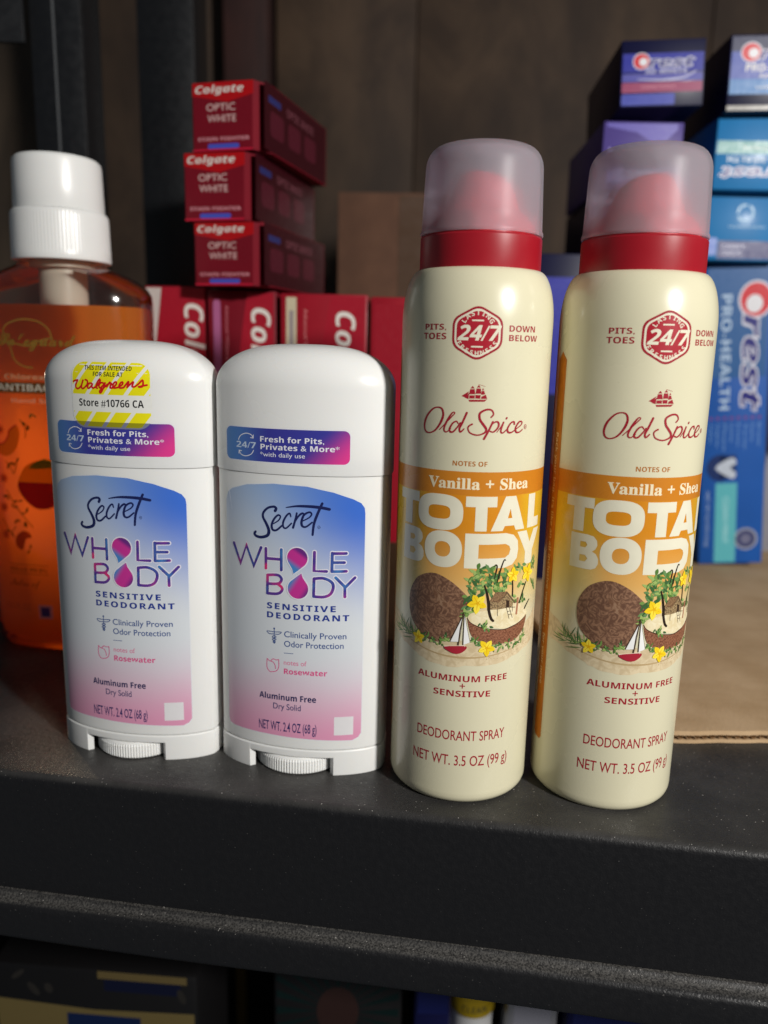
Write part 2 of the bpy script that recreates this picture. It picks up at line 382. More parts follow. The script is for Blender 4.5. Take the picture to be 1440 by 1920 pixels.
STICK_ART = {'btext': {'24/7': (-21.45, 119.51, 7.72, 2.09), 'Fresh for Pits,': (-12.09, 122.6, 22.37, 1.73), 'Privates & More*': (-11.96, 120.2, 27.35, 1.28), 
 '*with daily use': (-12.14, 117.16, 15.99, 1.6)}, 'arcs': [[(-20.57, 122.3), (-19.72, 123.75), (-17.56, 124.69), (-15.48, 124.28), (-14.72, 123.19)], [(-14.61, 118.99), 
 (-15.56, 117.64), (-17.67, 116.87), (-19.55, 117.31), (-20.36, 118.62)]], 'label': [(-25.96, 102.14), (-25.49, 103.42), (-23.75, 104.86), (-17.54, 106.91), 
 (-7.35, 107.95), (4.44, 107.57), (13.45, 105.74), (20.04, 103.43), (22.65, 101.97), (23.75, 100.29), (23.44, 16.82), (22.93, 14.78), (20.93, 13.74), (9.64, 14.08), 
 (-10.49, 14.65), (-24.28, 14.7), (-26.38, 15.18), (-26.89, 17.14)], 'secret': [[(-6.77, 98.51), (-6.41, 99.39), (-7.29, 99.93), (-9.44, 99.32), (-11.08, 97.64), 
 (-11.28, 95.92), (-10.02, 93.64), (-9.13, 91.32), (-9.69, 89.55), (-12.08, 88.69), (-13.95, 88.94), (-14.62, 89.73), (-14.23, 90.46)], [(-7.5, 93.86), (-5.55, 95.21), 
 (-4.84, 96.62), (-5.72, 97.07), (-7.14, 95.6), (-8.04, 93.48), (-7.69, 91.8), (-6.27, 91.74), (-4.33, 93.43)], [(-1.1, 96.87), (-1.55, 97.96), (-2.75, 96.93), 
 (-3.8, 94.83), (-3.8, 93.12), (-2.76, 92.69), (-0.86, 94.51)], [(1.01, 98.17), (0.67, 96.46), (-0.28, 93.01)], [(-0.08, 94.22), (1.52, 97.01), (2.86, 98.19), 
 (3.53, 97.96)], [(3.2, 95.58), (5.37, 96.85), (6.19, 98.07), (5.36, 98.71), (3.53, 97.62), (2.7, 95.21), (3.04, 93.71), (4.38, 93.6), (6.37, 95.2)], [(9.77, 101.87), 
 (8.32, 98.47), (7.03, 94.72), (6.56, 90.8)], [(-2.75, 99.97), (1.0, 100.63), (5.35, 100.72), (9.29, 100.45), (12.21, 99.91)]], 'sreg': [(8.69, 93.52), (9.24, 93.54)], 'whole': [[(-23.26, 85.17), 
 (-20.44, 78.22), (-17.92, 85.13), (-15.02, 77.98), (-12.11, 84.98)], [(-10.27, 84.83), (-10.32, 77.67)], [(-10.29, 81.28), (-4.54, 81.38)], [(-4.53, 84.91), 
 (-4.55, 77.55)], [(7.25, 84.67), (7.13, 77.93), (11.44, 77.88)], [(13.33, 84.47), (13.24, 77.9)], [(13.33, 84.33), (18.0, 84.35)], [(14.02, 81.09), (17.41, 81.08)], [(13.24, 77.83), 
 (18.09, 77.94)], [(-9.68, 75.29), (-9.83, 68.55)], [(14.56, 75.65), (17.85, 72.11)], [(21.0, 75.51), (17.69, 71.94), (17.73, 68.6)], [(7.14, 75.15), (7.01, 68.66)]], 'bowls': [[(-9.68, 75.29), 
 (-5.98, 75.6), (-4.56, 74.57), (-4.74, 73.33), (-5.99, 72.44), (-9.62, 72.12)], [(-5.99, 72.44), (-4.39, 71.25), (-4.39, 70.01), (-6.01, 68.8), (-9.83, 68.55)], [(7.14, 75.15), 
 (10.47, 75.35), (13.11, 74.07), (13.79, 72.15), (12.83, 69.69), (10.52, 68.6), (7.01, 68.66)]], 'drop1': [(1.2, 82.31), (4.76, 82.5), (-0.17, 76.49)], 'drop2': [(1.45, 71.18), 
 (5.04, 71.38), (2.68, 76.85)], 'text': {'SENSITIVE': (-10.06, 63.34, 24.76, 2.33), 'DEODORANT': (-10.08, 59.93, 29.39, 2.37), 'Clinically Proven': (-3.62, 53.09, 22.08, 2.25), 
 'Odor Protection': (-3.63, 49.57, 21.18, 2.26), 'notes of': (-3.74, 42.52, 8.33, 1.68), 'Rosewater': (-3.75, 39.22, 15.7, 1.94), 'Aluminum Free': (-13.33, 29.21, 21.43, 2.25), 
 'Dry Solid': (-7.89, 25.61, 10.44, 2.25), 'NET WT. 2.4 OZ (68 g)': (-13.61, 17.0, 21.93, 3.72)}, 'dash': [(-3.63, 46.86), (-0.27, 46.88)], 'cad': [[(-7.32, 55.49), 
 (-7.35, 50.11)], [(-7.33, 54.39), (-8.66, 54.47), (-10.1, 54.38), (-9.18, 53.55), (-7.33, 53.64)], [(-7.33, 54.39), (-5.86, 54.56), (-4.61, 54.55), (-5.62, 53.74), 
 (-7.33, 53.64)], [(-7.34, 53.13), (-8.05, 52.39), (-6.63, 51.71), (-7.76, 50.72), (-7.25, 50.12)], [(-7.34, 53.13), (-6.63, 52.57), (-8.06, 51.53), (-6.94, 50.82), 
 (-7.25, 50.12)]], 'tulip': [[(-10.12, 44.0), (-10.2, 40.82), (-9.27, 39.27), (-7.97, 39.2), (-6.43, 39.82), (-5.66, 41.45), (-5.65, 44.15)], [(-10.12, 44.0), 
 (-8.98, 43.15), (-7.84, 44.12), (-6.67, 43.87), (-5.65, 44.15)], [(-8.98, 43.15), (-7.85, 42.95), (-7.04, 41.78), (-6.89, 40.52)]], 'code': [(14.54, 23.13), 
 (21.25, 23.03), (21.13, 15.95), (14.85, 16.21)], 'sticker': [(-17.46, 143.39), (-14.95, 146.42), (-11.61, 147.19), (6.96, 147.67), (10.47, 146.2), (11.6, 143.77), 
 (11.9, 131.11), (11.16, 128.81), (7.93, 126.45), (-11.38, 124.88), (-14.67, 125.54), (-16.53, 127.77), (-17.71, 131.89)], 'stext': {'THIS ITEM INTENDED': (-12.44, 144.44, 17.55, 1.49), 
 'FOR SALE AT': (-8.88, 142.52, 11.03, 1.49), 'wal': (-16.97, 138.74, 27.28, 2.76), 'Store #10766 CA': (-14.89, 132.75, 24.07, 2.45)}, 'wal': [[(-16.77, 140.46), 
 (-15.97, 140.82), (-14.95, 140.98)], [(-14.95, 140.9), (-15.81, 139.44), (-15.83, 138.42), (-14.9, 138.06), (-13.58, 139.12), (-12.73, 140.97)], [(-12.73, 140.97), 
 (-13.31, 139.54), (-13.46, 138.42), (-12.66, 138.24), (-11.13, 139.62), (-11.0, 140.83), (-11.75, 141.21)], [(-9.45, 140.08), (-10.4, 139.95), (-11.06, 138.81), 
 (-10.49, 138.33), (-9.38, 139.27), (-8.99, 139.99), (-9.29, 138.87), (-8.8, 138.39)], [(-8.85, 138.38), (-7.18, 139.35), (-5.96, 141.0), (-6.27, 141.49), 
 (-7.12, 140.36), (-7.66, 138.93), (-7.23, 138.44)], [(-4.87, 140.33), (-5.77, 140.3), (-6.5, 139.37), (-6.09, 138.58), (-5.03, 139.42), (-4.16, 140.35)], [(-4.16, 140.35), 
 (-4.73, 138.83), (-5.83, 137.08), (-6.29, 137.06), (-6.13, 137.77), (-4.51, 138.83), (-3.35, 139.88)], [(-3.61, 139.06), (-2.43, 140.61), (-2.24, 140.15), 
 (-1.76, 140.23), (-2.24, 139.31), (-2.23, 138.71), (-1.33, 138.77)], [(-1.33, 138.77), (-0.09, 139.97), (-0.06, 140.78), (-0.71, 140.56), (-1.3, 139.54), 
 (-0.97, 138.74), (0.5, 138.95)], [(0.5, 138.95), (2.02, 139.93), (2.27, 140.74), (1.63, 140.62), (0.95, 139.6), (1.17, 138.81), (2.5, 138.95)], [(2.5, 138.95), 
 (4.35, 141.06), (3.75, 139.08)], [(3.75, 139.08), (5.94, 141.0), (5.52, 139.53), (6.32, 139.35), (7.77, 140.39), (9.06, 141.62), (9.27, 140.42), (8.93, 139.45), 
 (7.93, 139.29)], [(7.73, 139.38), (9.14, 139.72), (10.53, 140.01)]], 'sband': [(-17.42, 135.83), (11.45, 137.01), (11.7, 131.57), (-17.53, 130.27)]}
BOTTLE_ART = {'crest': [[(-21.21, 153.24), (-14.74, 152.69), (-6.86, 151.46), (-1.64, 153.71), (4.96, 155.28)], [(-16.29, 151.24), (-18.83, 156.12), (-17.8, 160.37), 
 (-11.86, 162.96), (-6.07, 163.45), (-0.39, 162.18), (3.72, 158.77), (4.92, 154.57)], [(-15.61, 150.54), (-13.83, 144.89), (-9.65, 142.13), (-5.32, 141.52)]], 'text': {'Safeguard': (-21.37, 151.48, 30.47, 5.66), 
 'ANTIBACTERIAL': (-25.05, 130.52, 43.21, 3.05), 'Chlorexidine': (-20.03, 135.96, 33.6, 2.39), 'Hand Soap': (-17.14, 125.1, 25.25, 2.02), 'KILLS 99.9%': (-25.1, 42.1, 20.02, 1.94), 
 'Notes of': (-26.06, 34.49, 16.25, 4.0), '15.5 FL OZ': (-29.12, 21.83, 12.92, 3.61)}, 'ban': [(-25.22, 134.23), (21.61, 135.36), (21.35, 130.15), (-25.61, 129.02)], 'slice': [(-28.48, 106.16), 
 (-24.29, 105.02), (-20.76, 108.41), (-19.7, 111.71), (-15.83, 114.43), (-14.23, 110.21), (-16.17, 103.57), (-20.55, 99.74), (-24.68, 99.64), (-27.77, 102.46)], 'slice2': [(-20.46, 55.98), 
 (-20.05, 59.46), (-16.47, 62.58), (-13.12, 62.23), (-11.61, 59.68), (-14.62, 58.73), (-16.66, 53.46), (-19.17, 53.84)], 'peach': [(-17.08, 84.34), (-14.95, 91.12), 
 (-10.92, 95.81), (-2.51, 98.1), (5.52, 94.13), (6.66, 84.93), (2.0, 76.34), (-6.5, 73.99), (-12.94, 77.67)], 'sprig': [[(-23.45, 82.49), (-18.97, 74.96), 
 (-12.78, 67.41), (-10.43, 64.89)], [(-22.83, 96.77), (-20.17, 93.5), (-18.69, 91.03), (-16.62, 96.92)], [(-11.3, 108.64), (-11.03, 112.74), (-13.59, 117.17)], [(-27.01, 67.92), 
 (-23.24, 61.98), (-19.69, 64.66)]], 'fl': [(-24.68, 88.36), (-25.73, 73.94), (-25.9, 60.18), (-25.01, 111.99)], 'leaf': [(-21.71, 95.13), (-17.07, 96.5), 
 (-22.79, 79.97), (-20.29, 74.08), (-17.54, 77.55), (-13.76, 71.68), (-14.44, 67.8), (-19.45, 68.11), (-22.82, 61.99), (-12.86, 115.97), (-10.26, 111.94), 
 (-7.68, 120.16), (-12.85, 53.56)], 'sq': [(-10.41, 25.29), (-5.25, 25.42), (-5.69, 18.2), (-10.86, 18.07)]}

# ------------------------------------------------------------------ structure: shelf, wall, posts
def shelf_mat():
    t = NT('black_textured_plastic'); ob, xyz = t.obj()
    n1 = t.noise(ob, 1500, 2, .6); n2 = t.noise(ob, 420, 3, .5); n3 = t.noise(ob, 22, 4, .6); sp = t.noise(ob, 1150, 1, .5)
    geo = t.n('ShaderNodeNewGeometry'); sx = t.n('ShaderNodeSeparateXYZ'); t.l(geo.outputs['Normal'], sx.inputs[0])
    up = t.rng(sx.outputs[2], .35, .95)
    dust = t.math('MULTIPLY', t.math('MULTIPLY', up, t.rng(n3, .35, .75, .10, .27)), t.rng(xyz[2], -.03, -.01))
    ledge = t.math('MULTIPLY', up, t.math('MULTIPLY', t.rng(xyz[2], -.044, -.046), t.rng(xyz[2], -.0512, -.0502)))
    dust = t.math('MAXIMUM', dust, t.math('MULTIPLY', ledge, t.rng(n1, .35, .65, .08, .46)))
    c = t.mix(dust, (.010, .010, .0112, 1), (.20, .19, .175, 1))
    speck = t.math('MULTIPLY', t.rng(sp, .735, .78), t.math('ADD', t.math('MULTIPLY', up, .8), .12))
    c = t.mix(speck, c, (.45, .43, .40, 1))
    t.set(Base_Color=c, Roughness=t.rng(n2, .3, .7, .36, .5))
    t.b.inputs['Specular IOR Level'].default_value = .3
    h = t.math('ADD', t.math('MULTIPLY', n1, .6), t.math('MULTIPLY', n2, .8))
    t.bump(h, .42, .0005)
    return t.m
M_SHELF = shelf_mat()
SH_YAW = R(-8.0)
shelf = thing('storage_shelf', 'black textured plastic shelf whose rolled front lip is dusty, holding all the toiletries', 'shelf', (.0025, .239, 0), SH_YAW)
def arcp(cy, cz, r, a0, a1, n=7): return [(cy + r * math.cos(R(a0 + (a1 - a0) * i / n)), cz + r * math.sin(R(a0 + (a1 - a0) * i / n))) for i in range(n + 1)]
top_prof = [(560, 0), (40, 0)] + arcp(3.2, -3.2, 3.2, 90, 180) + [(0, -30), (0, -47.2)] + [(5, -47.2), (5, -8), (560, -8)]
lip_prof = [(0.3, -48.4), (-.5, -49.6), (-1.6, -50.0)] + arcp(-2.2, -53.0, 2.8, 85, 172, 7) + [(-5.2, -57)] + arcp(-1.6, -62.3, 3.8, 180, 268, 7) + [(6, -67.2), (9, -66), (9, -60), (6, -47.0)]
def extrude_x(prof, x0, x1, n, wob=0.0):
    xs = [x0 + (x1 - x0) * i / n for i in range(n + 1)]
    return loft([[(x, y, z + wob * math.sin(x * .031 + 1)) for y, z in prof] for x in xs])
finish('shelf_board', extrude_x(top_prof, -520, 520, 40), M_SHELF, shelf, 30)
finish('front_lip', extrude_x(lip_prof, -520, 520, 40, .35), M_SHELF, shelf, 40)

def wood_mat(name, dark, lite, scale=7, streak=9):
    t = NT(name); ob, xyz = t.obj()
    mp = t.n('ShaderNodeMapping'); mp.inputs['Scale'].default_value = (streak, 1, 1.0); t.l(ob, mp.inputs[0])
    n1 = t.noise(mp.outputs[0], scale, 6, .65, .6); n2 = t.noise(ob, 4, 4, .6); n3 = t.noise(ob, 60, 3)
    c = t.mix(t.rng(n1, .3, .7), dark, lite)
    c = t.mix(t.rng(n2, .4, .7, 0, .6), c, tuple(x * .45 for x in dark[:3]) + (1,))
    t.set(Base_Color=c, Roughness=.75); t.bump(n3, .3, .001)
    return t.m
wall = finish('plywood_wall', boxm(-1100, 1100, 930, 950, -500, 1100), wood_mat('dark_stained_plywood', (.030, .020, .012, 1), (.075, .050, .030, 1), 5, 3), None, 30)
tag(wall, 'dark brown stained plywood wall behind the shelves', 'wall')
M_STEEL = simple('black_powder_coated_steel', (.006, .0065, .008, 1), .42, .2, 200, .15, 1500)
def upright(label, x, y, wd, dp, z1, grp='black metal shelf uprights'):
    t = thing('metal_post', label, 'post', (x * MM, y * MM, 0), R(-2), grp)
    bm = boxm(0, wd, 0, 2.2, 0, z1, .6); boxm(wd - 2.2, wd - .01, 2.3, dp, 0, z1, .6, bm)
    finish('angle_profile', bm, M_STEEL, t, 30)
    bm = bmesh.new()
    for k in range(12):
        lathe([(0, -.4), (3.0, -.4), (3.0, .5), (0, .6)], 20, bm)
    bm.free()
    return t
upright('black metal post standing behind the soap bottle and left of the red carton stack', -186, 620, 41, 40, 700)
pl = upright('black angle post with a pale edge at the far left behind the pump bottle', -212, 500, 30, 30, 700)
finish('edge_highlight', boxm(13.6, 14.8, -.35, -.05, 180, 700, 0), simple('pale_highlight_grey', (.10, .105, .11, 1), .4), pl, 0)  # pale strip painting in the highlight along the post's edge
br = finish('metal_brace', boxm(-420, -214, 496, 499, 322, 352, .6), M_STEEL, None, 30)
tag(br, 'black horizontal metal brace bolted to the leftmost angle post', 'brace')
M_STUD = wood_mat('red_stained_timber', (.022, .006, .005, 1), (.05, .014, .010, 1), 6, 6)
sd = finish('timber_stud', boxm(-176, -130, 880, 928, -300, 1000, 2), M_STUD, None, 30)
tag(sd, 'dark red-brown timber stud standing against the plywood wall', 'stud')
M_WOOD2 = wood_mat('weathered_board', (.034, .018, .010, 1), (.088, .052, .029, 1), 6, 2.2)
for i, (x0, x1, lab) in enumerate(((-126, 22.5, 'weathered brown board nailed to the wall right of the timber stud'), (23.2, 333, 'wide dark board on the wall above the spray cans'), (333.8, 560, 'brown board on the wall behind the blue cartons at far right'), (-330, -182, 'dim board on the wall seen between the two metal posts'))):
    b = finish('wall_board', boxm(x0, x1, 912, 929, -300, 1000, 1.5), M_WOOD2, None, 30)
    tag(b, lab, 'board', 'boards on the back wall')

def card_mat(name, a, b, dirt=.3):
    t = NT(name); ob, xyz = t.obj()
    n1 = t.noise(ob, 30, 5, .6); n2 = t.noise(ob, 700, 2); n3 = t.noise(ob, 9, 4, .6)
    mp = t.n('ShaderNodeMapping'); mp.inputs['Scale'].default_value = (1, 30, 1); t.l(ob, mp.inputs[0])
    n4 = t.noise(mp.outputs[0], 14, 2)
    c = t.mix(t.rng(n1, .3, .7), a, b); c = t.mix(t.rng(n3, .45, .75, 0, dirt), c, tuple(x * .5 for x in a[:3]) + (1,))
    c = t.mix(t.rng(n4, .4, .7, 0, .25), c, b)
    t.set(Base_Color=c, Roughness=.85); t.bump(n2, .35, .0004)
    return t.m
M_CARD = card_mat('kraft_cardboard', (.43, .28, .145, 1), (.55, .38, .22, 1))
# corrugated cardboard sheet: two liners with a wavy flute between
cs = thing('cardboard_sheet', 'flat sheet of brown corrugated cardboard lying on the shelf behind the right spray can', 'cardboard', (.096, .2905, 0), R(3.6))
def ragged(x): return .5 * math.sin(x * .043) + .22 * math.sin(x * .31 + 1) + .18 * math.sin(x * 1.37) * (math.sin(x * .11) > .2)
def liner(z0, z1, jag):
    xs = [i * 3.0 for i in range(94)]
    lo = [(x, (ragged(x) + jag), 0) for x in xs]; hi = [(x, 300, 0) for x in xs]
    bm = bmesh.new(); a = [[bm.verts.new((p[0], p[1], z)) for p in q] for z in (z0, z1) for q in (lo, hi)]
    for i in range(len(xs) - 1):
        bm.faces.new((a[0][i], a[0][i + 1], a[1][i + 1], a[1][i])); bm.faces.new((a[2][i], a[2][i + 1], a[3][i + 1], a[3][i]))
        bm.faces.new((a[0][i], a[0][i + 1], a[2][i + 1], a[2][i])); bm.faces.new((a[1][i], a[1][i + 1], a[3][i + 1], a[3][i]))
    for i in (0, len(xs) - 1): bm.faces.new((a[0][i], a[1][i], a[3][i], a[2][i]))
    return bm
finish('bottom_liner', liner(.2, 1.7, 0), M_CARD, cs, 30)
finish('top_liner', liner(3.5, 5.4, .3), M_CARD, cs, 30)
bm = bmesh.new(); pv = None
for i in range(560):
    x = i * .5; z = 2.6 + .8 * math.sin(x * 2 * math.pi / 3.4); y = ragged(x) + .05
    q = [bm.verts.new((x, y, z)), bm.verts.new((x, 290, z))]
    if pv: bm.faces.new((pv[0], q[0], q[1], pv[1]))
    pv = q
finish('flute', bm, M_CARD, cs, 60)
# low tray under the row of red cartons
tr = thing('cardboard_tray', 'low brown cardboard tray holding the row of upright red cartons', 'tray', (-.103, .402, 0), R(-1))
for nm, b in (('tray_front', (0, 178, 0, 3, 0, 54)), ('tray_side', (0, 3, 3.1, 80, 0, 54)), ('tray_side', (175, 178, 3.1, 80, 0, 54)), ('tray_floor', (3.1, 174.9, 3.1, 80, .3, 3))):
    finish(nm, boxm(*b, .4), M_CARD, tr, 30)

# ------------------------------------------------------------------ cartons
def gloss_card(name, col, rough=.5, var=.12):
    t = NT(name); ob, _ = t.obj()
    n = t.noise(ob, 45, 4); n2 = t.noise(ob, 25, 2)
    t.set(Base_Color=t.mix(n, tuple(c * (1 - var) for c in col[:3]) + (1,), tuple(min(1, c * (1 + var)) for c in col[:3]) + (1,)), Roughness=rough, Coat_Weight=.08)
    t.b.inputs['Coat Roughness'].default_value = .18
    t.b.inputs['Specular IOR Level'].default_value = .25
    t.bump(n2, .12, .002)
    return t.m
RED = gloss_card('red_glossy_card', srgb(150, 18, 36)); DRED = gloss_card('deep_red_card', srgb(116, 12, 30))
BLUE = gloss_card('blue_glossy_card', srgb(26, 86, 168)); TEAL = gloss_card('teal_blue_card', srgb(22, 120, 182)); NAVY = gloss_card('navy_glossy_card', srgb(10, 12, 52), .42)
PURP = gloss_card('violet_foil_card', srgb(84, 70, 140), .4); GREY = gloss_card('grey_card', srgb(150, 150, 158))
WHITE_INK = ink(226, 222, 214); RED_INK = ink(206, 30, 44)
def carton(name, label, loc, size, rotz, mat, group, draw=None, cham=0.0, rot=None, side=None):
    """loc: front-bottom-left corner in mm; size w,d,h"""
    wd, dp, ht = size
    t = thing(name, label, 'carton', tuple(c * MM for c in loc), R(rotz), group, rot)
    if cham:
        e = .8
        ring = [(0, e), (e, 0), (wd - cham, 0), (wd, cham * 1.7), (wd, dp), (0, dp)]
        bm = loft([[(x, y, .0) for x, y in ring], [(x, y, ht * .12) for x, y in ring], [(x, y, ht - .4) for x, y in ring]])
    else: bm = boxm(0, wd, 0, dp, 0, ht, .7)
    finish('carton_body', bm, mat, t, 25)
    if draw:
        p = Print(); draw(p, wd, ht); p.build('front_print', lambda u, v, o: (u, -o, v), t, du=0)
    if side:
        p = Print(); side(p, dp, ht); p.build('shaded_side_print', lambda u, v, o: (wd + o, u, v), t, du=0)
    return t
def shaded_side(p, dp, ht):
    p.rect(.6, dp - .6, .6, ht - .6, ink(52, 8, 18), -.4)  # maroon panel puts the shade of the carton side into the colour
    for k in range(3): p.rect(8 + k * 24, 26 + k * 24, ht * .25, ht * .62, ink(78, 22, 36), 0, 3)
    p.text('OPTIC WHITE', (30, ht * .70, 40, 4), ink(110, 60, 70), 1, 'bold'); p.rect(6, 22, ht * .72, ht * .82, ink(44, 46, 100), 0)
def end_red(p, wd, ht):
    p.poly([(0.6, ht * .80), (wd * .5, ht * .70), (wd * .86, ht * .80), (wd * .86, ht - .5), (.6, ht - .5)], ink(176, 16, 22), 0)
    p.text('Colgate', (2.2, ht * .835, wd * .67, ht * .105), WHITE_INK, 2, 'bi')
    p.text('OPTIC', (wd * .21, ht * .58, wd * .40, ht * .10), ink(224, 190, 186), 2)
    p.text('WHITE', (wd * .22, ht * .42, wd * .40, ht * .10), ink(224, 190, 186), 2)
    p.text('STAIN FIGHTER', (wd * .08, ht * .15, wd * .72, ht * .052), ink(220, 150, 160), 2, 'bold')
    p.rect(wd * .22, wd * .66, ht * .035, ht * .105, ink(70, 84, 190), 1, 1)
    p.rect(wd * .01, wd * .84, ht * .005, ht * .03, ink(205, 30, 60), 0)
G_ST = 'red cartons stacked end on'
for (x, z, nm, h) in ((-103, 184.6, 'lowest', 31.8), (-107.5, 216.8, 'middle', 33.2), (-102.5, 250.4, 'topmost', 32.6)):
    carton('toothpaste_carton', 'red toothpaste carton lying end on, %s of the stack of three' % nm, (x, 430, z), (39.5, 92, h), -15 if nm != 'middle' else -13.5, DRED if nm == 'lowest' else DRED, G_ST, end_red, 6, side=shaded_side)
def row_front(var):
    def d(p, wd, ht):
        sx = .42 if var != 1 else .12
        p.poly([(wd * (sx + .10), 60), (wd * sx, 110), (wd * (sx + .05), 150), (wd * (sx + .16), ht - 1), (wd - 1.2, ht - 1), (wd - 1.2, 60)], ink(160, 26, 44), 0)
        p.text('Colgate', (wd * .64, ht - 9, 60, 10.5), WHITE_INK, 2, 'bi', rot=-math.pi / 2)
        if var == 1: p.poly([(.8, 60), (wd * .2, 60), (wd * .10, 110), (wd * .14, 150), (wd * .27, ht - 1), (.8, ht - 1)], ink(200, 192, 186), 1)
        if var == 2: p.rect(3, 7, ht - 48, ht - 5, ink(170, 96, 140), 1, 2); p.text('Advanced Whitening', (wd * .26, ht - 8, 32, 1.6), ink(200, 120, 130), 2, rot=-math.pi / 2)
        if var == 3:
            p.rect(3, 8.6, ht - 50, ht - 2, ink(198, 188, 160), 1, .6); p.rect(4.6, 7.0, ht - 40, ht - 9, ink(150, 140, 140), 2)
            p.text('Advanced Whitening', (wd * .27, ht - 8, 34, 2.0), ink(210, 130, 130), 2, rot=-math.pi / 2)
    return d
G_ROW = 'red cartons standing upright in a row'
carton('toothpaste_carton', 'upright red carton with a pale left panel, beside the soap bottle', (-134.5, 446, 0), (34, 36, 185), -3, RED, G_ROW, row_front(1))
carton('toothpaste_carton', 'upright red carton with a purple strip, under the stacked cartons', (-99, 441, 3.2), (37.5, 36, 180), -2, DRED, G_ROW, row_front(2))
carton('toothpaste_carton', 'upright red carton with a cream strip, behind the deodorant stick in the middle', (-58.6, 437, 3.2), (47, 36, 179), -2, RED, G_ROW, row_front(3))
carton('toothpaste_carton', 'plain upright red carton just left of the left spray can', (-9.6, 433, 3.2), (40, 36, 178), -2, RED, G_ROW, lambda p, wd, ht: p.rect(2, wd - 2, ht - 60, ht - 4, ink(150, 24, 40), 0, 1))
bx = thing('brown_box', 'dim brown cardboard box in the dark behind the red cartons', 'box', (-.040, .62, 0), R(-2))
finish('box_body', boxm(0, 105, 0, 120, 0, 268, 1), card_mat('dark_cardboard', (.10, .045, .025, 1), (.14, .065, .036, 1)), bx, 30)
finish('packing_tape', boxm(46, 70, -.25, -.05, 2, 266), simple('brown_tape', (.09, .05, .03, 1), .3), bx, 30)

def crest(p, u, v, wd, h, L=2, rot=0.0):
    """the toothpaste logo: red ring C and dark letters with a pale outline"""
    cr, sr = math.cos(rot), math.sin(rot)
    def tr(x, y): return (u + x * cr - y * sr, v + x * sr + y * cr)
    cx, cy = tr(h * .62, h * .5)
    p.ellipse(cx, cy, h * .84, h * .76, ink(214, 214, 226), L, rot)
    p.ellipse(cx, cy, h * .74, h * .66, RED_INK, L + 1, rot)
    c2 = tr(h * .80, h * .44); p.ellipse(c2[0], c2[1], h * .40, h * .36, ink(225, 225, 230), L + 2, rot)
    c3 = tr(h * 1.40, h * .46); 
    x0 = h * 1.25
    q = tr(x0 - h * .1, -h * .08); p.text('rest', (q[0], q[1], wd - x0 + h * .2, h * .98), ink(214, 214, 226), L + 3, 'bi', .045, rot=rot)
    q = tr(x0, 0); p.text('rest', (q[0], q[1], wd - x0, h * .82), ink(34, 34, 120), L + 4, 'bi', rot=rot)
G_CL = 'blue cartons piled beyond the right spray can'
def d_top(p, wd, ht):
    p.rect(1, wd - 1, ht * .52, ht * .80, ink(26, 34, 150), 0); p.rect(1, wd - 1, ht * .38, ht * .50, ink(80, 80, 165), 0)
    p.rect(1, wd - 1, ht * .22, ht * .37, ink(150, 60, 100), 0); p.rect(1, wd * .66, ht * .03, ht * .20, ink(64, 74, 170), 0, 1)
    crest(p, 8, ht * .60, 34, 6.0); p.text('3D WHITE', (14, ht * .50, 24, 2.6), ink(190, 190, 215), 3, 'bold'); p.text('WHITENING TOOTHPASTE', (12, ht * .28, 20, 1.5), ink(210, 140, 160), 3)
    p.stroke([(10, ht * .42), (24, ht * .40), (36, ht * .43), (43, ht * .52)], [.4, 1.2, .5], ink(190, 190, 220), 3)
def d_purple(p, wd, ht):
    p.poly([(2, ht - 3), (20, ht - 6), (34, ht - 14), (44, ht - 4), (44, ht - 1), (2, ht - 1)], ink(84, 70, 170), 0); p.poly([(2, 4), (16, 4), (12, 18), (4, 24)], ink(150, 136, 205), 0)
    p.text('3D WHITE', (6, 6, 30, 5), ink(190, 184, 225), 2, 'bold')
carton('toothpaste_carton', 'blue standing carton glimpsed in the gap between the two spray cans', (86, 505, 0), (47, 36, 214), -1, NAVY, G_CL, lambda p, wd, ht: (p.rect(1, wd - 1, ht * .6, ht - 14, ink(56, 60, 160), 0), p.text('3D WHITE', (30, ht - 20, 60, 7), WHITE_INK, 2, 'bold', rot=-math.pi / 2)))
carton('toothpaste_carton', 'dark blue carton lying end on, hidden behind the frosted cap of the right can', (128, 512, 214.4), (46, 100, 37), -1, NAVY, G_CL)
carton('toothpaste_carton', 'violet foil carton lying end on under the topmost dark blue one', (126, 506, 252), (47.5, 100, 38.4), -1, PURP, G_CL, d_purple)
carton('toothpaste_carton', 'dark blue carton with a pink stripe, at the top of the left blue pile', (132.5, 500, 296.0), (48, 100, 36), -2, NAVY, G_CL, d_top, rot=(R(0), R(-2.2), R(-3)))
G_CR = 'blue cartons in the pile at the right edge'
def d_r1(p, wd, ht):
    p.rect(1, wd - 1, ht * .42, ht * .78, ink(56, 76, 165), 0); p.rect(1, wd - 1, ht * .22, ht * .42, ink(26, 110, 176), 0); p.rect(1, wd - 1, ht * .78, ht - 1, ink(14, 24, 72), 0); p.rect(0.4, wd - .6, .3, 3.0, ink(150, 146, 140), 1)
    crest(p, 8, ht * .68, 40, 7.5); p.text('PRO-HEALTH', (10, ht * .52, 36, 4.2), WHITE_INK, 3, 'bold'); p.text('Advanced', (18, ht * .43, 18, 2.6), WHITE_INK, 3); p.text('toothpaste', (17, ht * .29, 16, 1.8), WHITE_INK, 3)
def d_r2(p, wd, ht):
    p.rect(1, wd - 1, ht * .50, ht * .68, ink(96, 158, 156), 0); p.text('fluoride toothpaste', (17, ht * .57, 26, 1.7), WHITE_INK, 2)
    crest(p, 47, ht * .31, 43, 7.5, rot=math.pi); p.text('PRO-HEALTH', (46, ht * .47, 38, 3.6), ink(190, 205, 220), 3, 'bold', rot=math.pi)
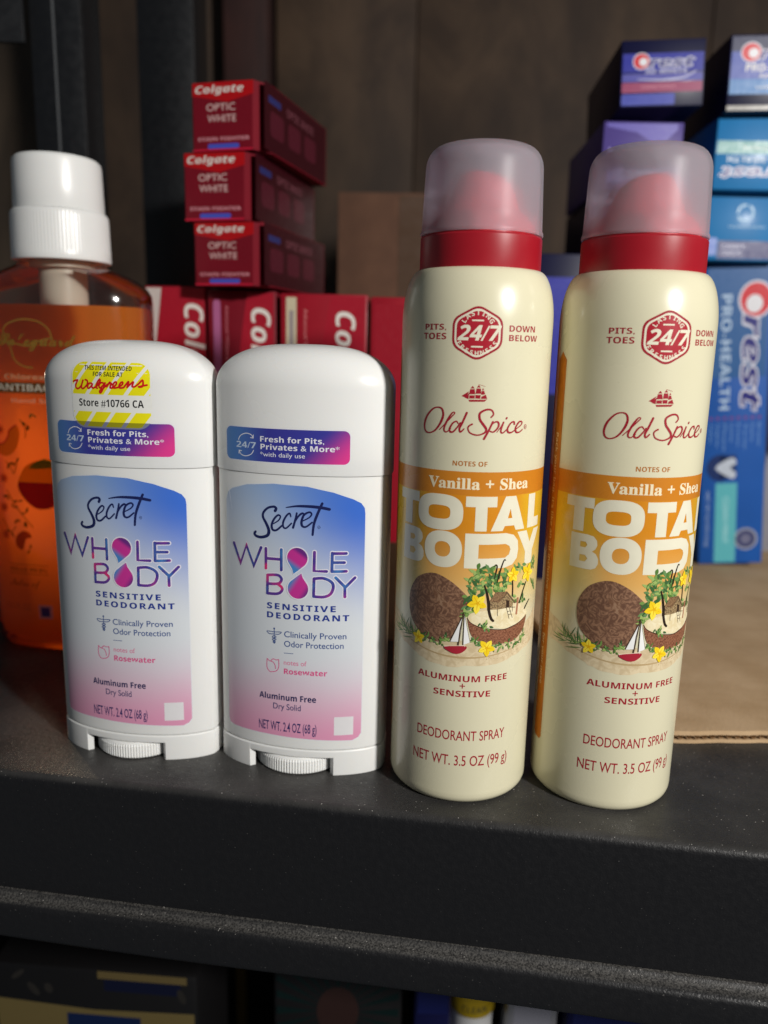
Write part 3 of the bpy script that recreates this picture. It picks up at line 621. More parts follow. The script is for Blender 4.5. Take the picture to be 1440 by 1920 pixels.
def d_r3(p, wd, ht):
    p.rect(8, wd - 1, 1, ht * .30, ink(32, 34, 104), 0); p.rect(1, 7.4, 3, ht * .34, ink(90, 120, 200), 0, 1)
    for k in range(3):
        a = R(90 + 120 * k); p.stroke([(24 + 5 * math.cos(a + t), ht * .72 + 5 * math.sin(a + t)) for t in (0, .5, 1.0, 1.5)], 1.6, ink(120, 170, 205), 2)
    p.text('recyclable carton', (14, ht * .50, 24, 1.5), ink(150, 190, 215), 2); p.text('CAVITY', (11, ht * .18, 15, 2.7), ink(190, 190, 215), 2, 'bold'); p.text('COMPLETE', (11, ht * .08, 13, 2.5), ink(190, 190, 215), 2, 'bold')
carton('toothpaste_carton', 'teal carton with a navy foot lying on top of the tall upright blue carton', (206.5, 540, 216.5), (50, 105, 41.2), -1, TEAL, G_CR, d_r3)
carton('toothpaste_carton', 'teal carton lying upside down with a pale green band', (203, 530, 258.2), (50, 105, 42.6), -2, TEAL, G_CR, d_r2)
carton('toothpaste_carton', 'blue carton at the top of the right edge pile, with a red ringed logo', (203, 520, 301.4), (50, 105, 42.5), -2, NAVY, G_CR, d_r1, rot=(0, R(-1.5), R(-2)))
def d_stand(p, wd, ht):
    ro = -math.pi / 2
    p.rect(2, wd - 2, ht - 76, ht - 1, ink(40, 92, 150), 0)
    crest(p, 26, ht - 15, 84, 15, rot=ro)
    p.text('PRO-HEALTH', (11.5, ht - 20, 78, 6.6), ink(176, 200, 226), 3, 'bold', rot=ro)
    for k, nm in enumerate(('Cavities', 'Gingivitis', 'Plaque', 'Sensitivity', 'Erosion', 'Tartar', 'Stains', 'Breath')):
        x = 5.5 + k * 4.6; p.ellipse(x + .7, ht - 104, 1.2, 1.2, ink(120, 60, 130), 2, n=12); p.text(nm, (x, ht - 108, 13 + 3 * (k % 3), 1.8), ink(120, 160, 210), 2, rot=ro)
    p.ellipse(13, ht - 139, 9, 9.5, ink(26, 48, 100), 1, n=24); p.rect(13, 24, ht - 147, ht - 130, ink(30, 56, 110), 1)
    p.poly([(10, ht - 139), (16, ht - 134), (22, ht - 132), (24, ht - 136), (20, ht - 139), (24, ht - 143), (22, ht - 147), (16, ht - 144)], ink(190, 200, 215), 3, sm=4)
    p.rect(10.5, 25, 1, ht - 150, ink(92, 180, 190), 1); p.text('CLEAN MINT', (15.8, ht - 160, 34, 4), ink(170, 220, 225), 2, rot=ro)
    p.text('NET WT 4.3 OZ (121g)', (4.2, ht - 156, 40, 2.2), ink(170, 190, 215), 2, rot=ro)
    p.ellipse(32, 18, 8, 8, ink(160, 165, 180), 1, n=28); p.ellipse(32, 18, 6.6, 6.6, ink(60, 66, 110), 2, n=28); p.ellipse(32, 18, 3.6, 3.6, ink(110, 112, 140), 3, n=20)
carton('toothpaste_carton', 'tall upright blue carton leaning left on the cardboard sheet', (230, 552, 6.2), (43.5, 36, 209), 0, BLUE, G_CR, d_stand, rot=(0, R(-4.6), R(-7)))
carton('toothpaste_carton', 'pale grey carton at the far right edge, behind the tall blue one', (293, 600, 0), (48, 30, 80), -8, GREY, None, lambda p, wd, ht: p.text('WHITENING', (10, ht - 20, 50, 4), ink(110, 110, 130), 1, 'bold', rot=-math.pi / 2))

# ------------------------------------------------------------------ spray cans
def can_mat():
    t = NT('cream_printed_aluminium'); ob, (x, y, z) = t.obj()
    phi = t.math('ARCTAN2', x, t.math('MULTIPLY', y, -1.0))
    n = t.noise(ob, 40, 4); cream = t.mix(n, srgb(217, 211, 180), srgb(223, 217, 187))
    side = t.rng(t.math('ABSOLUTE', t.math('ADD', phi, -.06)), .45, .95)
    nz = t.noise(ob, 90, 4, .6)
    zone = t.mix(side, srgb(214, 136, 26), srgb(222, 178, 40)); zone = t.mix(t.rng(nz, .4, .7, 0, .3), zone, srgb(224, 160, 52))
    low = t.mix(side, srgb(226, 176, 100), srgb(222, 200, 130))
    zone = t.mix(t.rng(z, .100, .078), zone, low)
    c = t.mix(t.rng(z, .064, .082), cream, zone)
    inz = t.math('LESS_THAN', z, .1090); c = t.mix(inz, cream, c)
    band = t.math('MULTIPLY', t.math('GREATER_THAN', z, .1090), t.math('LESS_THAN', z, .1166))
    c = t.mix(band, c, t.mix(nz, srgb(202, 124, 32), srgb(208, 132, 38)))
    t.set(Base_Color=c, Roughness=t.rng(n, .3, .7, .24, .30), Coat_Weight=.15)
    t.b.inputs['Coat Roughness'].default_value = .12
    t.bump(t.noise(ob, 120, 2), .05, .0006)
    return t.m
M_CAN = can_mat()
M_COLLAR = simple('red_satin_plastic', srgb(158, 20, 34), .38, .08, 60, .04, 2500)
M_NOZZLE = simple('red_actuator_plastic', srgb(204, 22, 36), .4)
def frost_mat():
    t = NT('frosted_polypropylene'); ob, _ = t.obj()
    rf = t.n('ShaderNodeBsdfRefraction'); rf.inputs['Roughness'].default_value = .18; rf.inputs['IOR'].default_value = 1.22; rf.inputs['Color'].default_value = (.96, .94, .97, 1)
    tp = t.n('ShaderNodeBsdfTransparent'); tp.inputs[0].default_value = (.97, .95, .98, 1)
    df = t.n('ShaderNodeBsdfDiffuse'); df.inputs[0].default_value = (.92, .93, 1.0, 1)
    tl = t.n('ShaderNodeBsdfTranslucent'); tl.inputs[0].default_value = (.90, .92, 1.0, 1)
    gl = t.n('ShaderNodeBsdfGlossy'); gl.inputs['Roughness'].default_value = .38
    def mx(f, a, b):
        m = t.n('ShaderNodeMixShader')
        if isinstance(f, float): m.inputs[0].default_value = f
        else: t.l(f, m.inputs[0])
        t.l(a, m.inputs[1]); t.l(b, m.inputs[2]); return m.outputs[0]
    see = mx(.8, rf.outputs[0], tp.outputs[0])
    milk = mx(.5, df.outputs[0], tl.outputs[0])
    body = mx(.25, see, milk)
    fr = t.n('ShaderNodeFresnel'); fr.inputs[0].default_value = 1.35
    t.l(mx(t.math('MULTIPLY', fr.outputs[0], .5), body, gl.outputs[0]), t.o.inputs['Surface'])
    return t.m
M_FROST = frost_mat()
CRED = ink(160, 30, 46); CREAM_INK = ink(230, 225, 202); ORG_TX = ink(176, 104, 30); VAN = ink(240, 226, 190)
def noise_ink(name, a, b, scale, dist=0.0, lo=.35, hi=.65, rough=.4, detail=4):
    t = NT(name); uv, _ = t.uv(); n = t.noise(uv, scale, detail, .6, dist); t.set(Base_Color=t.mix(t.rng(n, lo, hi), a, b), Roughness=rough); return t.m
M_COCO = noise_ink('printed_coconut_husk', srgb(106, 74, 57), srgb(152, 114, 88), 34, 2.8, .42, .62, detail=5)
M_BOWL = noise_ink('printed_coconut_shell', srgb(104, 58, 40), srgb(160, 108, 80), 190, .5)
M_SAND = noise_ink('printed_beach_sand', srgb(205, 184, 146), srgb(226, 208, 172), 30, 1.0)
M_BEACH = noise_ink('printed_pale_sand', srgb(226, 208, 164), srgb(240, 228, 192), 45, 1.0)
M_HUT = noise_ink('printed_thatch', srgb(92, 66, 44), srgb(158, 124, 88), 160, 1.5)
GREENS = [ink(84, 122, 56), ink(118, 152, 78), ink(62, 100, 56), ink(158, 182, 104), ink(104, 142, 86)]
YEL = [ink(244, 208, 34), ink(250, 226, 70), ink(226, 176, 24)]
DARK = ink(44, 32, 24)
def leaf(p, cx, cy, ln, wd, ang, m, z):
    pts = [(0, 0), (.25, .42), (.55, .5), (.8, .3), (1, 0), (.8, -.3), (.55, -.5), (.25, -.42)]
    c, s = math.cos(ang), math.sin(ang)
    q = [(cx + x * ln * c - y * wd * s, cy + x * ln * s + y * wd * c, z) for x, y in pts]
    p.add(q, [tuple(range(8))], m, 0)
def flower(p, cx, cy, r, rnd, z):
    a0 = rnd.uniform(0, 6.28)
    for k in range(5):
        leaf(p, cx, cy, r * rnd.uniform(.9, 1.1), r * .62, a0 + k * 2 * math.pi / 5, YEL[k % 2], z + .002 * k)
    for k in range(5):
        a = a0 + k * 2 * math.pi / 5; p.stroke([(cx, cy), (cx + .7 * r * math.cos(a), cy + .7 * r * math.sin(a))], [r * .12, r * .03], YEL[2], (z + .012 - .03) / .02, sm=0, caps=False)
def can_print():
    A = CAN_ART; p = Print(); rnd = random.Random(4); T = A['text']
    hx = A['hex']; xs = [q[0] for q in hx]; 
    # regular badge
    cx, cy = 0.25, 159.4; hexp = [(cx + .0, cy + 8.5), (cx + 7.8, cy + 4.3), (cx + 7.8, cy - 4.0), (cx + .0, cy - 8.5), (cx - 7.8, cy - 4.0), (cx - 7.8, cy + 4.3)]
    p.poly(roundpoly(hexp, 2.2), CRED, 0); p.poly(roundpoly(scalepoly(hexp, .91), 2.0), CREAM_INK, 1); p.poly(roundpoly(scalepoly(hexp, .83), 1.8), ink(172, 36, 50), 2)
    p.arc('LASTING', cx, cy + 1.2, 4.15, R(150), R(30), 1.45, CREAM_INK, 3)
    p.arc('FRESHNESS', cx, cy + .6, 7.3, R(213), R(327), 1.4, CREAM_INK, 3, inside=True)
    p.rect(cx - 1.8, cx + 1.8, cy + 3.55, cy + 4.0, CREAM_INK, 3, .1); p.rect(cx - 1.8, cx + 1.8, cy - 4.3, cy - 3.85, CREAM_INK, 3, .1)
    p.text('24/7', (cx - 6.2, cy - 2.2, 12.6, 4.6), CREAM_INK, 3, 'bold', .01, shear=.22)
    for k in ('PITS,', 'TOES'): p.text(k, T[k], CRED, 0, 'bold')
    for k in ('DOWN', 'BELOW'):
        u, v, w_, h = T[k]; p.text(k, (u, {'DOWN': 160.1, 'BELOW': 157.3}[k], w_ * .94, h), CRED, 0, 'bold')
    for q in A['ship']: p.poly(q, CRED, 0)
    p.stroke(A['flag'], .12, CRED, 1)
    wds = [[.5, .95, .5, .95, .5], [.35, .5, .45, .85, .6, .35], [.5, .8, .5], [.85, .8, .5], [.6, .7, .9, 1.0, .6, .5, .7], [.7, .8, .9], [.45, .8, .5], [.3, .4, .5], [.7, .7, .4], [.7, .7], [.8, .6, .8, .4], [.35, .6, .8, .4]]
    for i, q in enumerate(A['script']): p.stroke(q, [x * .80 for x in wds[i]], CRED, 1 + i * 1.2, closed=(i == 0))
    rc = A['reg'][0]; p.ellipse(rc[0], rc[1], .62, .8, CRED, 1, hole=.78, n=20); p.text('R', (rc[0] - .25, rc[1] - .38, .5, .75), CRED, 1, 'bold')
    u, v, w_, h = T['NOTES OF']; p.text('NOTES OF', (u, v, w_, 1.55), ORG_TX, 0, 'bold')
    p.text('Vanilla + Shea', (T['Vanilla + Shea'][0], 110.95, T['Vanilla + Shea'][2], 3.55), VAN, 1, 'serif', .012)
    # block letters
    B = A['block']; c = .018
    def put(unit, key, hole=None, y=None):
        x0, x1, y0, y1 = B[key]; y0, y1 = y
        f = lambda q: [(x0 + a * (x1 - x0), y0 + b * (y1 - y0)) for a, b in q]
        p.poly(f(unit), CREAM_INK, 1, [f(h) for h in (hole or [])])
    def sup(cx, cy, rx, ry, e, n=48): return [(cx + math.copysign(abs(math.cos(a)) ** (2 / e), math.cos(a)) * rx, cy + math.copysign(abs(math.sin(a)) ** (2 / e), math.sin(a)) * ry) for a in [2 * math.pi * i / n for i in range(n)]]
    t1, t2 = (97.4, 108.7), (85.0, 96.6)
    tee = [(0, 1), (1, 1), (1, .70), (.69, .70), (.69, 0), (.31, 0), (.31, .70), (0, .70)]
    put(tee, 'T', y=t1); put(tee, 'T2', y=t1)
    put(sup(.5, .5, .5, .5, 2.7), 'O', [sup(.5, .5, .24, .19, 3.2)], (97.1, 108.9)); put(sup(.5, .5, .5, .5, 2.3), 'O2', [sup(.5, .5, .205, .21, 2.3)], (84.7, 96.9))
    put([(0, 0), (.36, 1), (.66, 1), (1, 0), (.70, 0), (.645, .14), (.37, .14), (.315, 0)], 'A', [[(.445, .36), (.575, .36), (.51, .64)]], t1)
    put([(0, 0), (0, 1), (.52, 1), (.52, .28), (1, .28), (1, 0)], 'L', y=t1)
    bb = [(0, 0), (0, 1), (.6, 1), (.80, .97), (.92, .86), (.94, .72), (.88, .60), (.78, .535), (.92, .47), (1, .34), (1, .2), (.93, .07), (.78, .01), (.62, 0)]
    put(bb, 'B', [[(.36, .62), (.55, .62), (.61, .70), (.55, .78), (.36, .78)], [(.36, .21), (.56, .21), (.645, .31), (.56, .40), (.36, .40)]], t2)
    dd = [(0, 0), (0, 1), (.72, 1), (.88, .93), (.98, .75), (1, .5), (.98, .25), (.88, .07), (.72, 0)]
    put(dd, 'D', [[(.235, .29), (.235, .69), (.72, .69), (.80, .62), (.825, .52), (.80, .38), (.72, .29)]], t2)
    put([(.0, 1), (.34, 1), (.50, .64), (.68, 1), (1, 1), (.66, .38), (.66, 0), (.33, 0), (.33, .38)], 'Y', y=t2)
    # picture: sand, coconuts, hut, flowers
    sd = [(-34, 66.5), (-24, 63), (-10, 61), (4, 60), (16, 61.5), (26, 64.5), (33, 67.5), (34, 58), (28, 55.4), (20, 53.6), (12, 51.8), (3, 51.4), (-4, 50.6), (-12, 51.6), (-20, 54.2), (-28, 56.8), (-34, 58.5)]
    p.poly([(x + (rnd.uniform(-.4, .4)), y + rnd.uniform(-.25, .25)) for x, y in smoothpts(sd + [sd[0]], 5, True)[:-1]], M_SAND, 0)
    for k in range(90): x = rnd.uniform(8, 28); p.ellipse(x, rnd.uniform(53.6, 56.4) + max(0, x - 14) * .14, rnd.uniform(.08, .3), .08, ink(176, 150, 112), 2, n=6)
    p.stroke([(-22, 57.5), (-8, 54.6), (6, 54.4), (20, 56.5)], [.2, .7, .2], ink(186, 160, 118), 1)
    def clump(cs, n, ln, z0, spread=1.0, cols=GREENS):
        z = z0
        for (x, y) in cs:
            for k in range(n):
                z += .0012; leaf(p, x + rnd.uniform(-spread, spread), y + rnd.uniform(-spread, spread), ln * rnd.uniform(.6, 1.2), ln * rnd.uniform(.25, .45), rnd.uniform(0, 6.28), rnd.choice(cols), z)
        return z
    g = A['grass']; b0 = g[0]
    for k in range(46):
        a = R(rnd.uniform(60, 200)); l = rnd.uniform(2, 7.0); x0 = b0[0] + rnd.uniform(-6, 5); y0 = b0[1] - rnd.uniform(-.5, 2)
        leaf(p, x0, y0, l, .42, a, rnd.choice(GREENS), .06 + k * .001)
    coc = A['coconut']
    p.poly(coc, M_COCO, 5, sm=5); p.ellipse(-8.2, 74.2, 1.6, 3.6, noise_ink('printed_husk_shine', srgb(120, 84, 62), srgb(158, 124, 98), 34, 2.4, .42, .6), 5.4, .6)
    clump(A['leafc'], 8, 2.9, .16, 1.5); clump(A['leafc2'], 5, 2.6, .16, 1.0)
    p.poly(A['bowl'], M_BOWL, 20, sm=3); p.poly(A['beach'], M_BEACH, 21, sm=4)
    p.stroke([A['bowl'][i] for i in range(0, 8)], .28, ink(74, 42, 28), 21.5)
    hu = A['hut']; p.poly(hu[2], noise_ink('printed_hut_wall', srgb(96, 78, 56), srgb(180, 152, 110), 200, .5), 22); p.poly(hu[1], ink(108, 88, 66), 22.4); p.poly(hu[0], M_HUT, 22.8); p.poly(hu[3], ink(60, 44, 34), 23)
    for q in A['hutl']: p.stroke(q, .22, ink(70, 52, 38), 23.4, sm=0)
    wv = [[.5, .9, 1.0, .8], [.45, .5], [.45, .5], [.8, .9], [.6, .3]]
    for i, q in enumerate(A['trunks']): p.stroke(q, wv[i], DARK if i != 3 else ink(176, 120, 92), 24 + i)
    for q in A['vines']: p.stroke(q, [.25, .4, .5, .3], DARK, 24)
    z = clump(A['leafb'], 8, 1.7, .55, .8)
    F = A['flowers']
    for (x, y), r in zip(F, (3.5, 2.9, 3.4, 3.2, 2.7)): flower(p, x, y, r, rnd, .78)
    for k, (x, y) in enumerate(F): p.ellipse(x, y, .5, .5, YEL[2], 40.5, n=10)
    bo = A['boat']
    p.poly(bo[3], ink(238, 226, 206), 41); p.poly(bo[2], ink(170, 40, 56), 41.5, sm=3)
    p.poly(bo[0], ink(238, 238, 236), 41); p.poly(bo[1], ink(244, 244, 242), 41.3); p.stroke(A['mast'], .4, ink(70, 56, 40), 42, sm=0)
    for q in (bo[0], bo[1]): p.stroke(q + [q[0]], .13, ink(90, 76, 60), 42.2, sm=0)
    # upright side stripe with its sentence
    s0, s1 = -39.6, -33.6
    p.poly([(s0, 19), (s0 + 1, 17.6), (s1 - 1, 17.6), (s1, 19), (s1, 152), ((s0 + s1) / 2, 154.6), (s0, 152)], noise_ink('printed_orange_stripe', srgb(188, 108, 24), srgb(200, 120, 30), 20), 2)
    p.text("Pack your bag, it's like an all-inclusive vacation - for your nose", (s0 + 2.0, 128, 90, 1.9), ink(232, 196, 140), 3, 'bold', rot=-math.pi / 2)
    for k in ('ALUMINUM FREE', 'SENSITIVE'): u, v, w_, h = T[k]; p.text(k, (u, {'ALUMINUM FREE': 45.6, 'SENSITIVE': 40.2}[k], w_, 2.15), CRED, 1, 'bold')
    p.rect(-.2, 1.6, 43.95, 44.3, CRED, 1); p.rect(.53, .88, 43.25, 45.0, CRED, 1.4)
    p.text('DEODORANT SPRAY', (-14.9, 24.2, 31.9, 3.55), CRED, 0, None, .006); p.text('NET WT. 3.5 OZ (99 g)', (-16.4, 14.9, 35.2, 3.75), CRED, 0, None, .006)
    return p
def rot2(x, y, a): return (x * math.cos(a) - y * math.sin(a), x * math.sin(a) + y * math.cos(a))
CAN_PR = [(0, .8), (19, .8), (21.5, 0.15), (22.6, 0), (23.6, .5), (24.5, 1.6), (24.9, 2.8), (25, 4.4), (25, 60), (25, 120), (25, 163)]
CAN_PR += [(25 - (5.4) * (1 - math.cos(t)) * 1.0, 163 + 16.6 * math.sin(t)) for t in [R(a) for a in range(6, 91, 6)]] + [(19.2, 180)]
def make_can(label, loc, rotz):
    t = thing('spray_can', label, 'aerosol can', loc, rotz, 'cream aerosol cans')
    body = finish('can_body', lathe(CAN_PR, 128), M_CAN, t, 30)
    k = 1 / 25.0
    can_print().build('printed_label', lambda u, v, o: ((25 + o) * math.sin(u * k), -(25 + o) * math.cos(u * k), v), body, du=1.1)
    finish('collar_ring', lathe([(18.6, 179.0), (19.75, 179.0), (19.85, 179.4), (19.8, 189.4), (19.5, 189.9), (17.4, 190.1), (17.2, 189.5)], 96), M_COLLAR, t, 30)
    cap_o = [(19.75, 190.3), (19.95, 190.7), (19.9, 191.5), (19.55, 192.0), (19.4, 197), (18.85, 210.6)] + [(18.85 - 4.6 * (1 - math.cos(R(a))), 210.6 + 6.6 * math.sin(R(a))) for a in range(12, 91, 13)] + [(12.6, 217.5), (7, 218.1), (0, 218.4)]
    cap_i = [(0, 217.3), (6, 217.0), (11, 216.6)] + [(17.9 - 4.2 * (1 - math.cos(R(a))), 210 + 6.2 * math.sin(R(a))) for a in range(88, 11, -13)] + [(17.9, 209), (18.3, 197), (18.5, 190.4)]
    finish('frosted_cap', lathe(cap_o + cap_i + [cap_o[0]], 96), M_FROST, t, 40)
    # actuator: wide sloping base, shoulder and an asymmetric finger tip
    bm = bmesh.new(); rings = []
    for (rx, ry, cx, cz, tilt) in ((17.6, 17.6, 0, 190.2, 0), (17.3, 17.3, 0, 193.5, 0), (14.6, 14.6, 0, 196.6, .0), (12.4, 12.8, .2, 198.2, .02), (11.4, 12.2, .3, 200.4, .05), (9.8, 11.4, .5, 204.4, .10), (8.4, 10.2, .6, 207.2, .16), (6.4, 8.6, .6, 208.6, .2), (3, 4, .6, 208.9, .2)):
        rings.append([(cx + rx * math.cos(a), ry * math.sin(a), cz - tilt * rx * math.cos(a)) for a in [2 * math.pi * i / 48 for i in range(48)]])
    o = finish('spray_nozzle', loft(rings, bm=bm), M_NOZZLE, t, 50)
    return t, o
c1, nz1 = make_can('cream aerosol can with red collar and frosted cap, next to the white deodorant stick', (.02968, .26989, 0), math.atan2(.02968, .26989) * -1)
c2, nz2 = make_can('cream aerosol can at the right end of the front row, print turned right', (.08222, .26725, 0), -math.atan2(.08222, .26725) + 9.3 / 25)
nz1.rotation_euler.z = R(10); nz2.rotation_euler.z = R(150)

# ------------------------------------------------------------------ deodorant sticks
M_WHITE = simple('white_glossy_plastic', (.83, .83, .81, 1), .26, .025, 30, .03, 60, sss=.12)
M_WHITE2 = simple('white_satin_plastic', (.82, .82, .80, 1), .36, .025, 30, .05, 1500, sss=.12)
SA, SB = 33.0, 16.0
def fy(x, a=SA, b=SB):
    x = min(abs(x), 30.0 * a / SA); return -b * math.sqrt(max(0, 1 - (x / a) ** 2))
def section(k=1.0, n=44):
    """closed outline: bowed front, creased corners, shallow sides, bowed back"""
    xc = 30.0; f = [(-xc + 2 * xc * i / n, fy(-xc + 2 * xc * i / n)) for i in range(n + 1)]
    e = [(30.55, -6.0), (30.95, -4.8), (31.35, -2.4), (31.45, 0), (31.35, 2.4), (30.95, 4.8), (30.55, 6.0)]
    o = f + e + [(-x, -y) for x, y in f] + [(-x, -y) for x, y in e]
    return [(x * k, y * k) for x, y in o]
def dome(z):
    if z <= 140.5: return 1.0
    q = min(1, (z - 140.5) / 14.5); return max(0.0, 1 - q * q) ** (1 / 2.8)
def banner_mat():
    t = NT('printed_blue_magenta_gradient'); uv, (x, y, z) = t.uv()
    n = t.noise(uv, 6, 2); f = t.math('ADD', t.math('ADD', t.math('MULTIPLY', x, 1.0), t.math('MULTIPLY', y, -1.0)), t.math('MULTIPLY', n, .06))
    c = t.mix(t.rng(x, -.26, -.08), srgb(84, 134, 196), srgb(58, 58, 150)); c = t.mix(t.rng(f, -1.13, -.94), c, srgb(222, 60, 140))
    t.set(Base_Color=c, Roughness=.28); return t.m
def label_mat():
    t = NT('printed_blue_to_pink_gradient'); uv, (x, y, z) = t.uv()
    n = t.math('MULTIPLY', t.noise(uv, 3, 2), .10)
    blue = t.mix(t.rng(x, -.22, .24), srgb(138, 172, 216), srgb(60, 108, 206))
    f = t.math('ADD', t.math('ADD', y, t.math('MULTIPLY', x, .55)), n)
    c = t.mix(t.rng(f, .70, 1.16), srgb(214, 219, 224), blue)
    c = t.mix(t.rng(t.math('ADD', y, n), .55, .16), c, srgb(222, 150, 182))
    t.set(Base_Color=c, Roughness=.26); return t.m
def word_mat():
    t = NT('printed_purple_blue_wave'); uv, (x, y, z) = t.uv()
    n = t.noise(uv, 13, 1, .5, .3)
    cr = t.n('ShaderNodeValToRGB'); e = cr.color_ramp.elements
    e[0].position = .30; e[0].color = srgb(64, 134, 196); e[1].position = .68; e[1].color = srgb(214, 52, 116)
    k = e.new(.46); k.color = srgb(66, 54, 140); k = e.new(.56); k.color = srgb(110, 56, 146)
    t.l(n, cr.inputs[0]); t.set(Base_Color=cr.outputs[0], Roughness=.28); return t.m
def drop_mat(name, cx, cy, flip):
    t = NT(name); uv, (x, y, z) = t.uv()
    d = t.math('ADD', t.math('MULTIPLY', t.math('ADD', x, -cx), .55), t.math('MULTIPLY', t.math('ADD', y, -cy), .8 if not flip else -.35))
    c = t.mix(t.rng(d, -.036 if not flip else -.024, -.012 if not flip else -.006), srgb(70, 130, 196), srgb(196, 52, 146)); c = t.mix(t.rng(d, .008, .026), c, srgb(104, 44, 128))
    t.set(Base_Color=c, Roughness=.28); return t.m
M_BANNER, M_LABEL, M_WORD = banner_mat(), label_mat(), word_mat()
NAVY_INK = ink(26, 34, 84); BLU_INK = ink(36, 56, 140); MID_INK = ink(60, 84, 140); PINK = ink(214, 92, 140); PINK2 = ink(218, 128, 160); OUT = ink(226, 224, 234)
D1 = D2 = None
def drop(p, c, r, tip, m, L):
    d = Vector((tip[0] - c[0], tip[1] - c[1])); a = math.atan2(d.y, d.x); ln = d.length
    th = math.acos(min(1, r / ln)) * .92
    pts = [(c[0] + r * math.cos(a + th + (2 * math.pi - 2 * th) * i / 30), c[1] + r * math.sin(a + th + (2 * math.pi - 2 * th) * i / 30)) for i in range(31)]
    def mid(pp, s):
        m_ = (Vector(pp) * .45 + Vector(tip) * .55); pr = Vector((-d.y, d.x)).normalized(); return tuple(m_ + pr * s)
    p.poly(pts + [mid(pts[-1], r * .10), tuple(tip), mid(pts[0], r * .02)], m, L)
def cap_print(dx, half=False):
    p = Print(); S = STICK_ART
    p.rect(-25.6 + dx - .35, 18.8 + dx + .35, 115.0, 127.1, ink(226, 226, 232), 0, 2.2); p.rect(-25.6 + dx, 18.8 + dx, 115.35, 126.75, M_BANNER, 1, 2.0)
    B = S['btext']; W = ink(232, 232, 238)
    sh = lambda b, v, h: (b[0] + dx, v, b[2], h)
    p.text('24/7', sh(B['24/7'], 119.7, 2.1), ink(196, 212, 232), 2, 'bold'); p.text('Fresh for Pits,', sh(B['Fresh for Pits,'], 122.2, 1.85), W, 2, 'bold'); p.text('Privates & More*', sh(B['Privates & More*'], 119.6, 1.85), W, 2, 'bold')
    p.text('*with daily use', sh(B['*with daily use'], 117.2, 1.5), W, 2)
    for q, s in zip(S['arcs'], (1, -1)):
        q = [(x + dx, y) for x, y in q]; p.stroke(q, .26, W, 2); ex, ey = q[-1]
        p.stroke([(ex - 1.0 * s, ey + .1 * s), (ex, ey), (ex + .05 * s, ey + 1.1 * s)], .26, W, 3, sm=0)
    return p
def sticker_print():
    p = Print(); S = STICK_ART; yl = ink(236, 226, 24, .3); wh = ink(232, 232, 226, .3)
    o = smoothpts(S['sticker'] + [S['sticker'][0]], 4, True)[:-1]
    x0, x1 = -17.7, 12.0; pts = rrect(x0, x1, 124.7, 147.8, 5.0, 8)
    p.poly([q for q in pts if q[1] > 126.9] , wh, 6); p.poly([(x, min(y, 126.9)) for x, y in pts if y < 128.6], ink(120, 122, 150, .3), 6)
    def clip(poly, y0, y1):   # slanted yellow stripes kept inside the rounded square
        for k in range(-2, 8):
            a = x0 - 9.5 + k * 7.2; sl = .84
            q = [(a + (y0 - 124) * sl * .9, y0), (a + 5.65 + (y0 - 124) * sl * .9, y0), (a + 5.65 + (y1 - 124) * sl * .9, y1), (a + (y1 - 124) * sl * .9, y1)]
            for (nx, ny, d) in edges:  # keep the stripe inside
                r = []
                for i in range(len(q)):
                    A, B = q[i - 1], q[i]; da = nx * A[0] + ny * A[1] - d; db = nx * B[0] + ny * B[1] - d
                    if (da < 0) != (db < 0): tt = da / (da - db); r.append((A[0] + (B[0] - A[0]) * tt, A[1] + (B[1] - A[1]) * tt))
                    if db < 0: r.append(B)
                q = r
                if not q: break
            if len(q) > 2: p.add(q, [tuple(range(len(q)))], yl, 8)
    inner = rrect(x0 + .5, x1 - .5, 125.2, 147.3, 4.6, 8); edges = []
    for i in range(len(inner)):
        A, B = inner[i], inner[(i + 1) % len(inner)]; dx, dy = B[0] - A[0], B[1] - A[1]; l = math.hypot(dx, dy)
        if l > 1e-6: edges.append((dy / l, -dx / l, (dy * A[0] - dx * A[1]) / l))
    clip(None, 126.9, 130.4); clip(None, 136.3, 147.3); yl = ink(150, 146, 26, .3); clip(None, 125.2, 126.9)
    bk = ink(24, 24, 26); T = S['stext']
    p.text('THIS ITEM INTENDED', (-12.3, 144.6, 17.5, 1.5), bk, 10, 'bold'); p.text('FOR SALE AT', (-8.8, 142.5, 11.0, 1.5), bk, 10, 'bold')
    [p.stroke(q, .62, ink(206, 24, 28), 11 + i) for i, q in enumerate(S['wal'])]; p.text('Store #10766 CA', (-14.8, 132.2, 24.0, 2.5), bk, 10, 'bold')
    return p
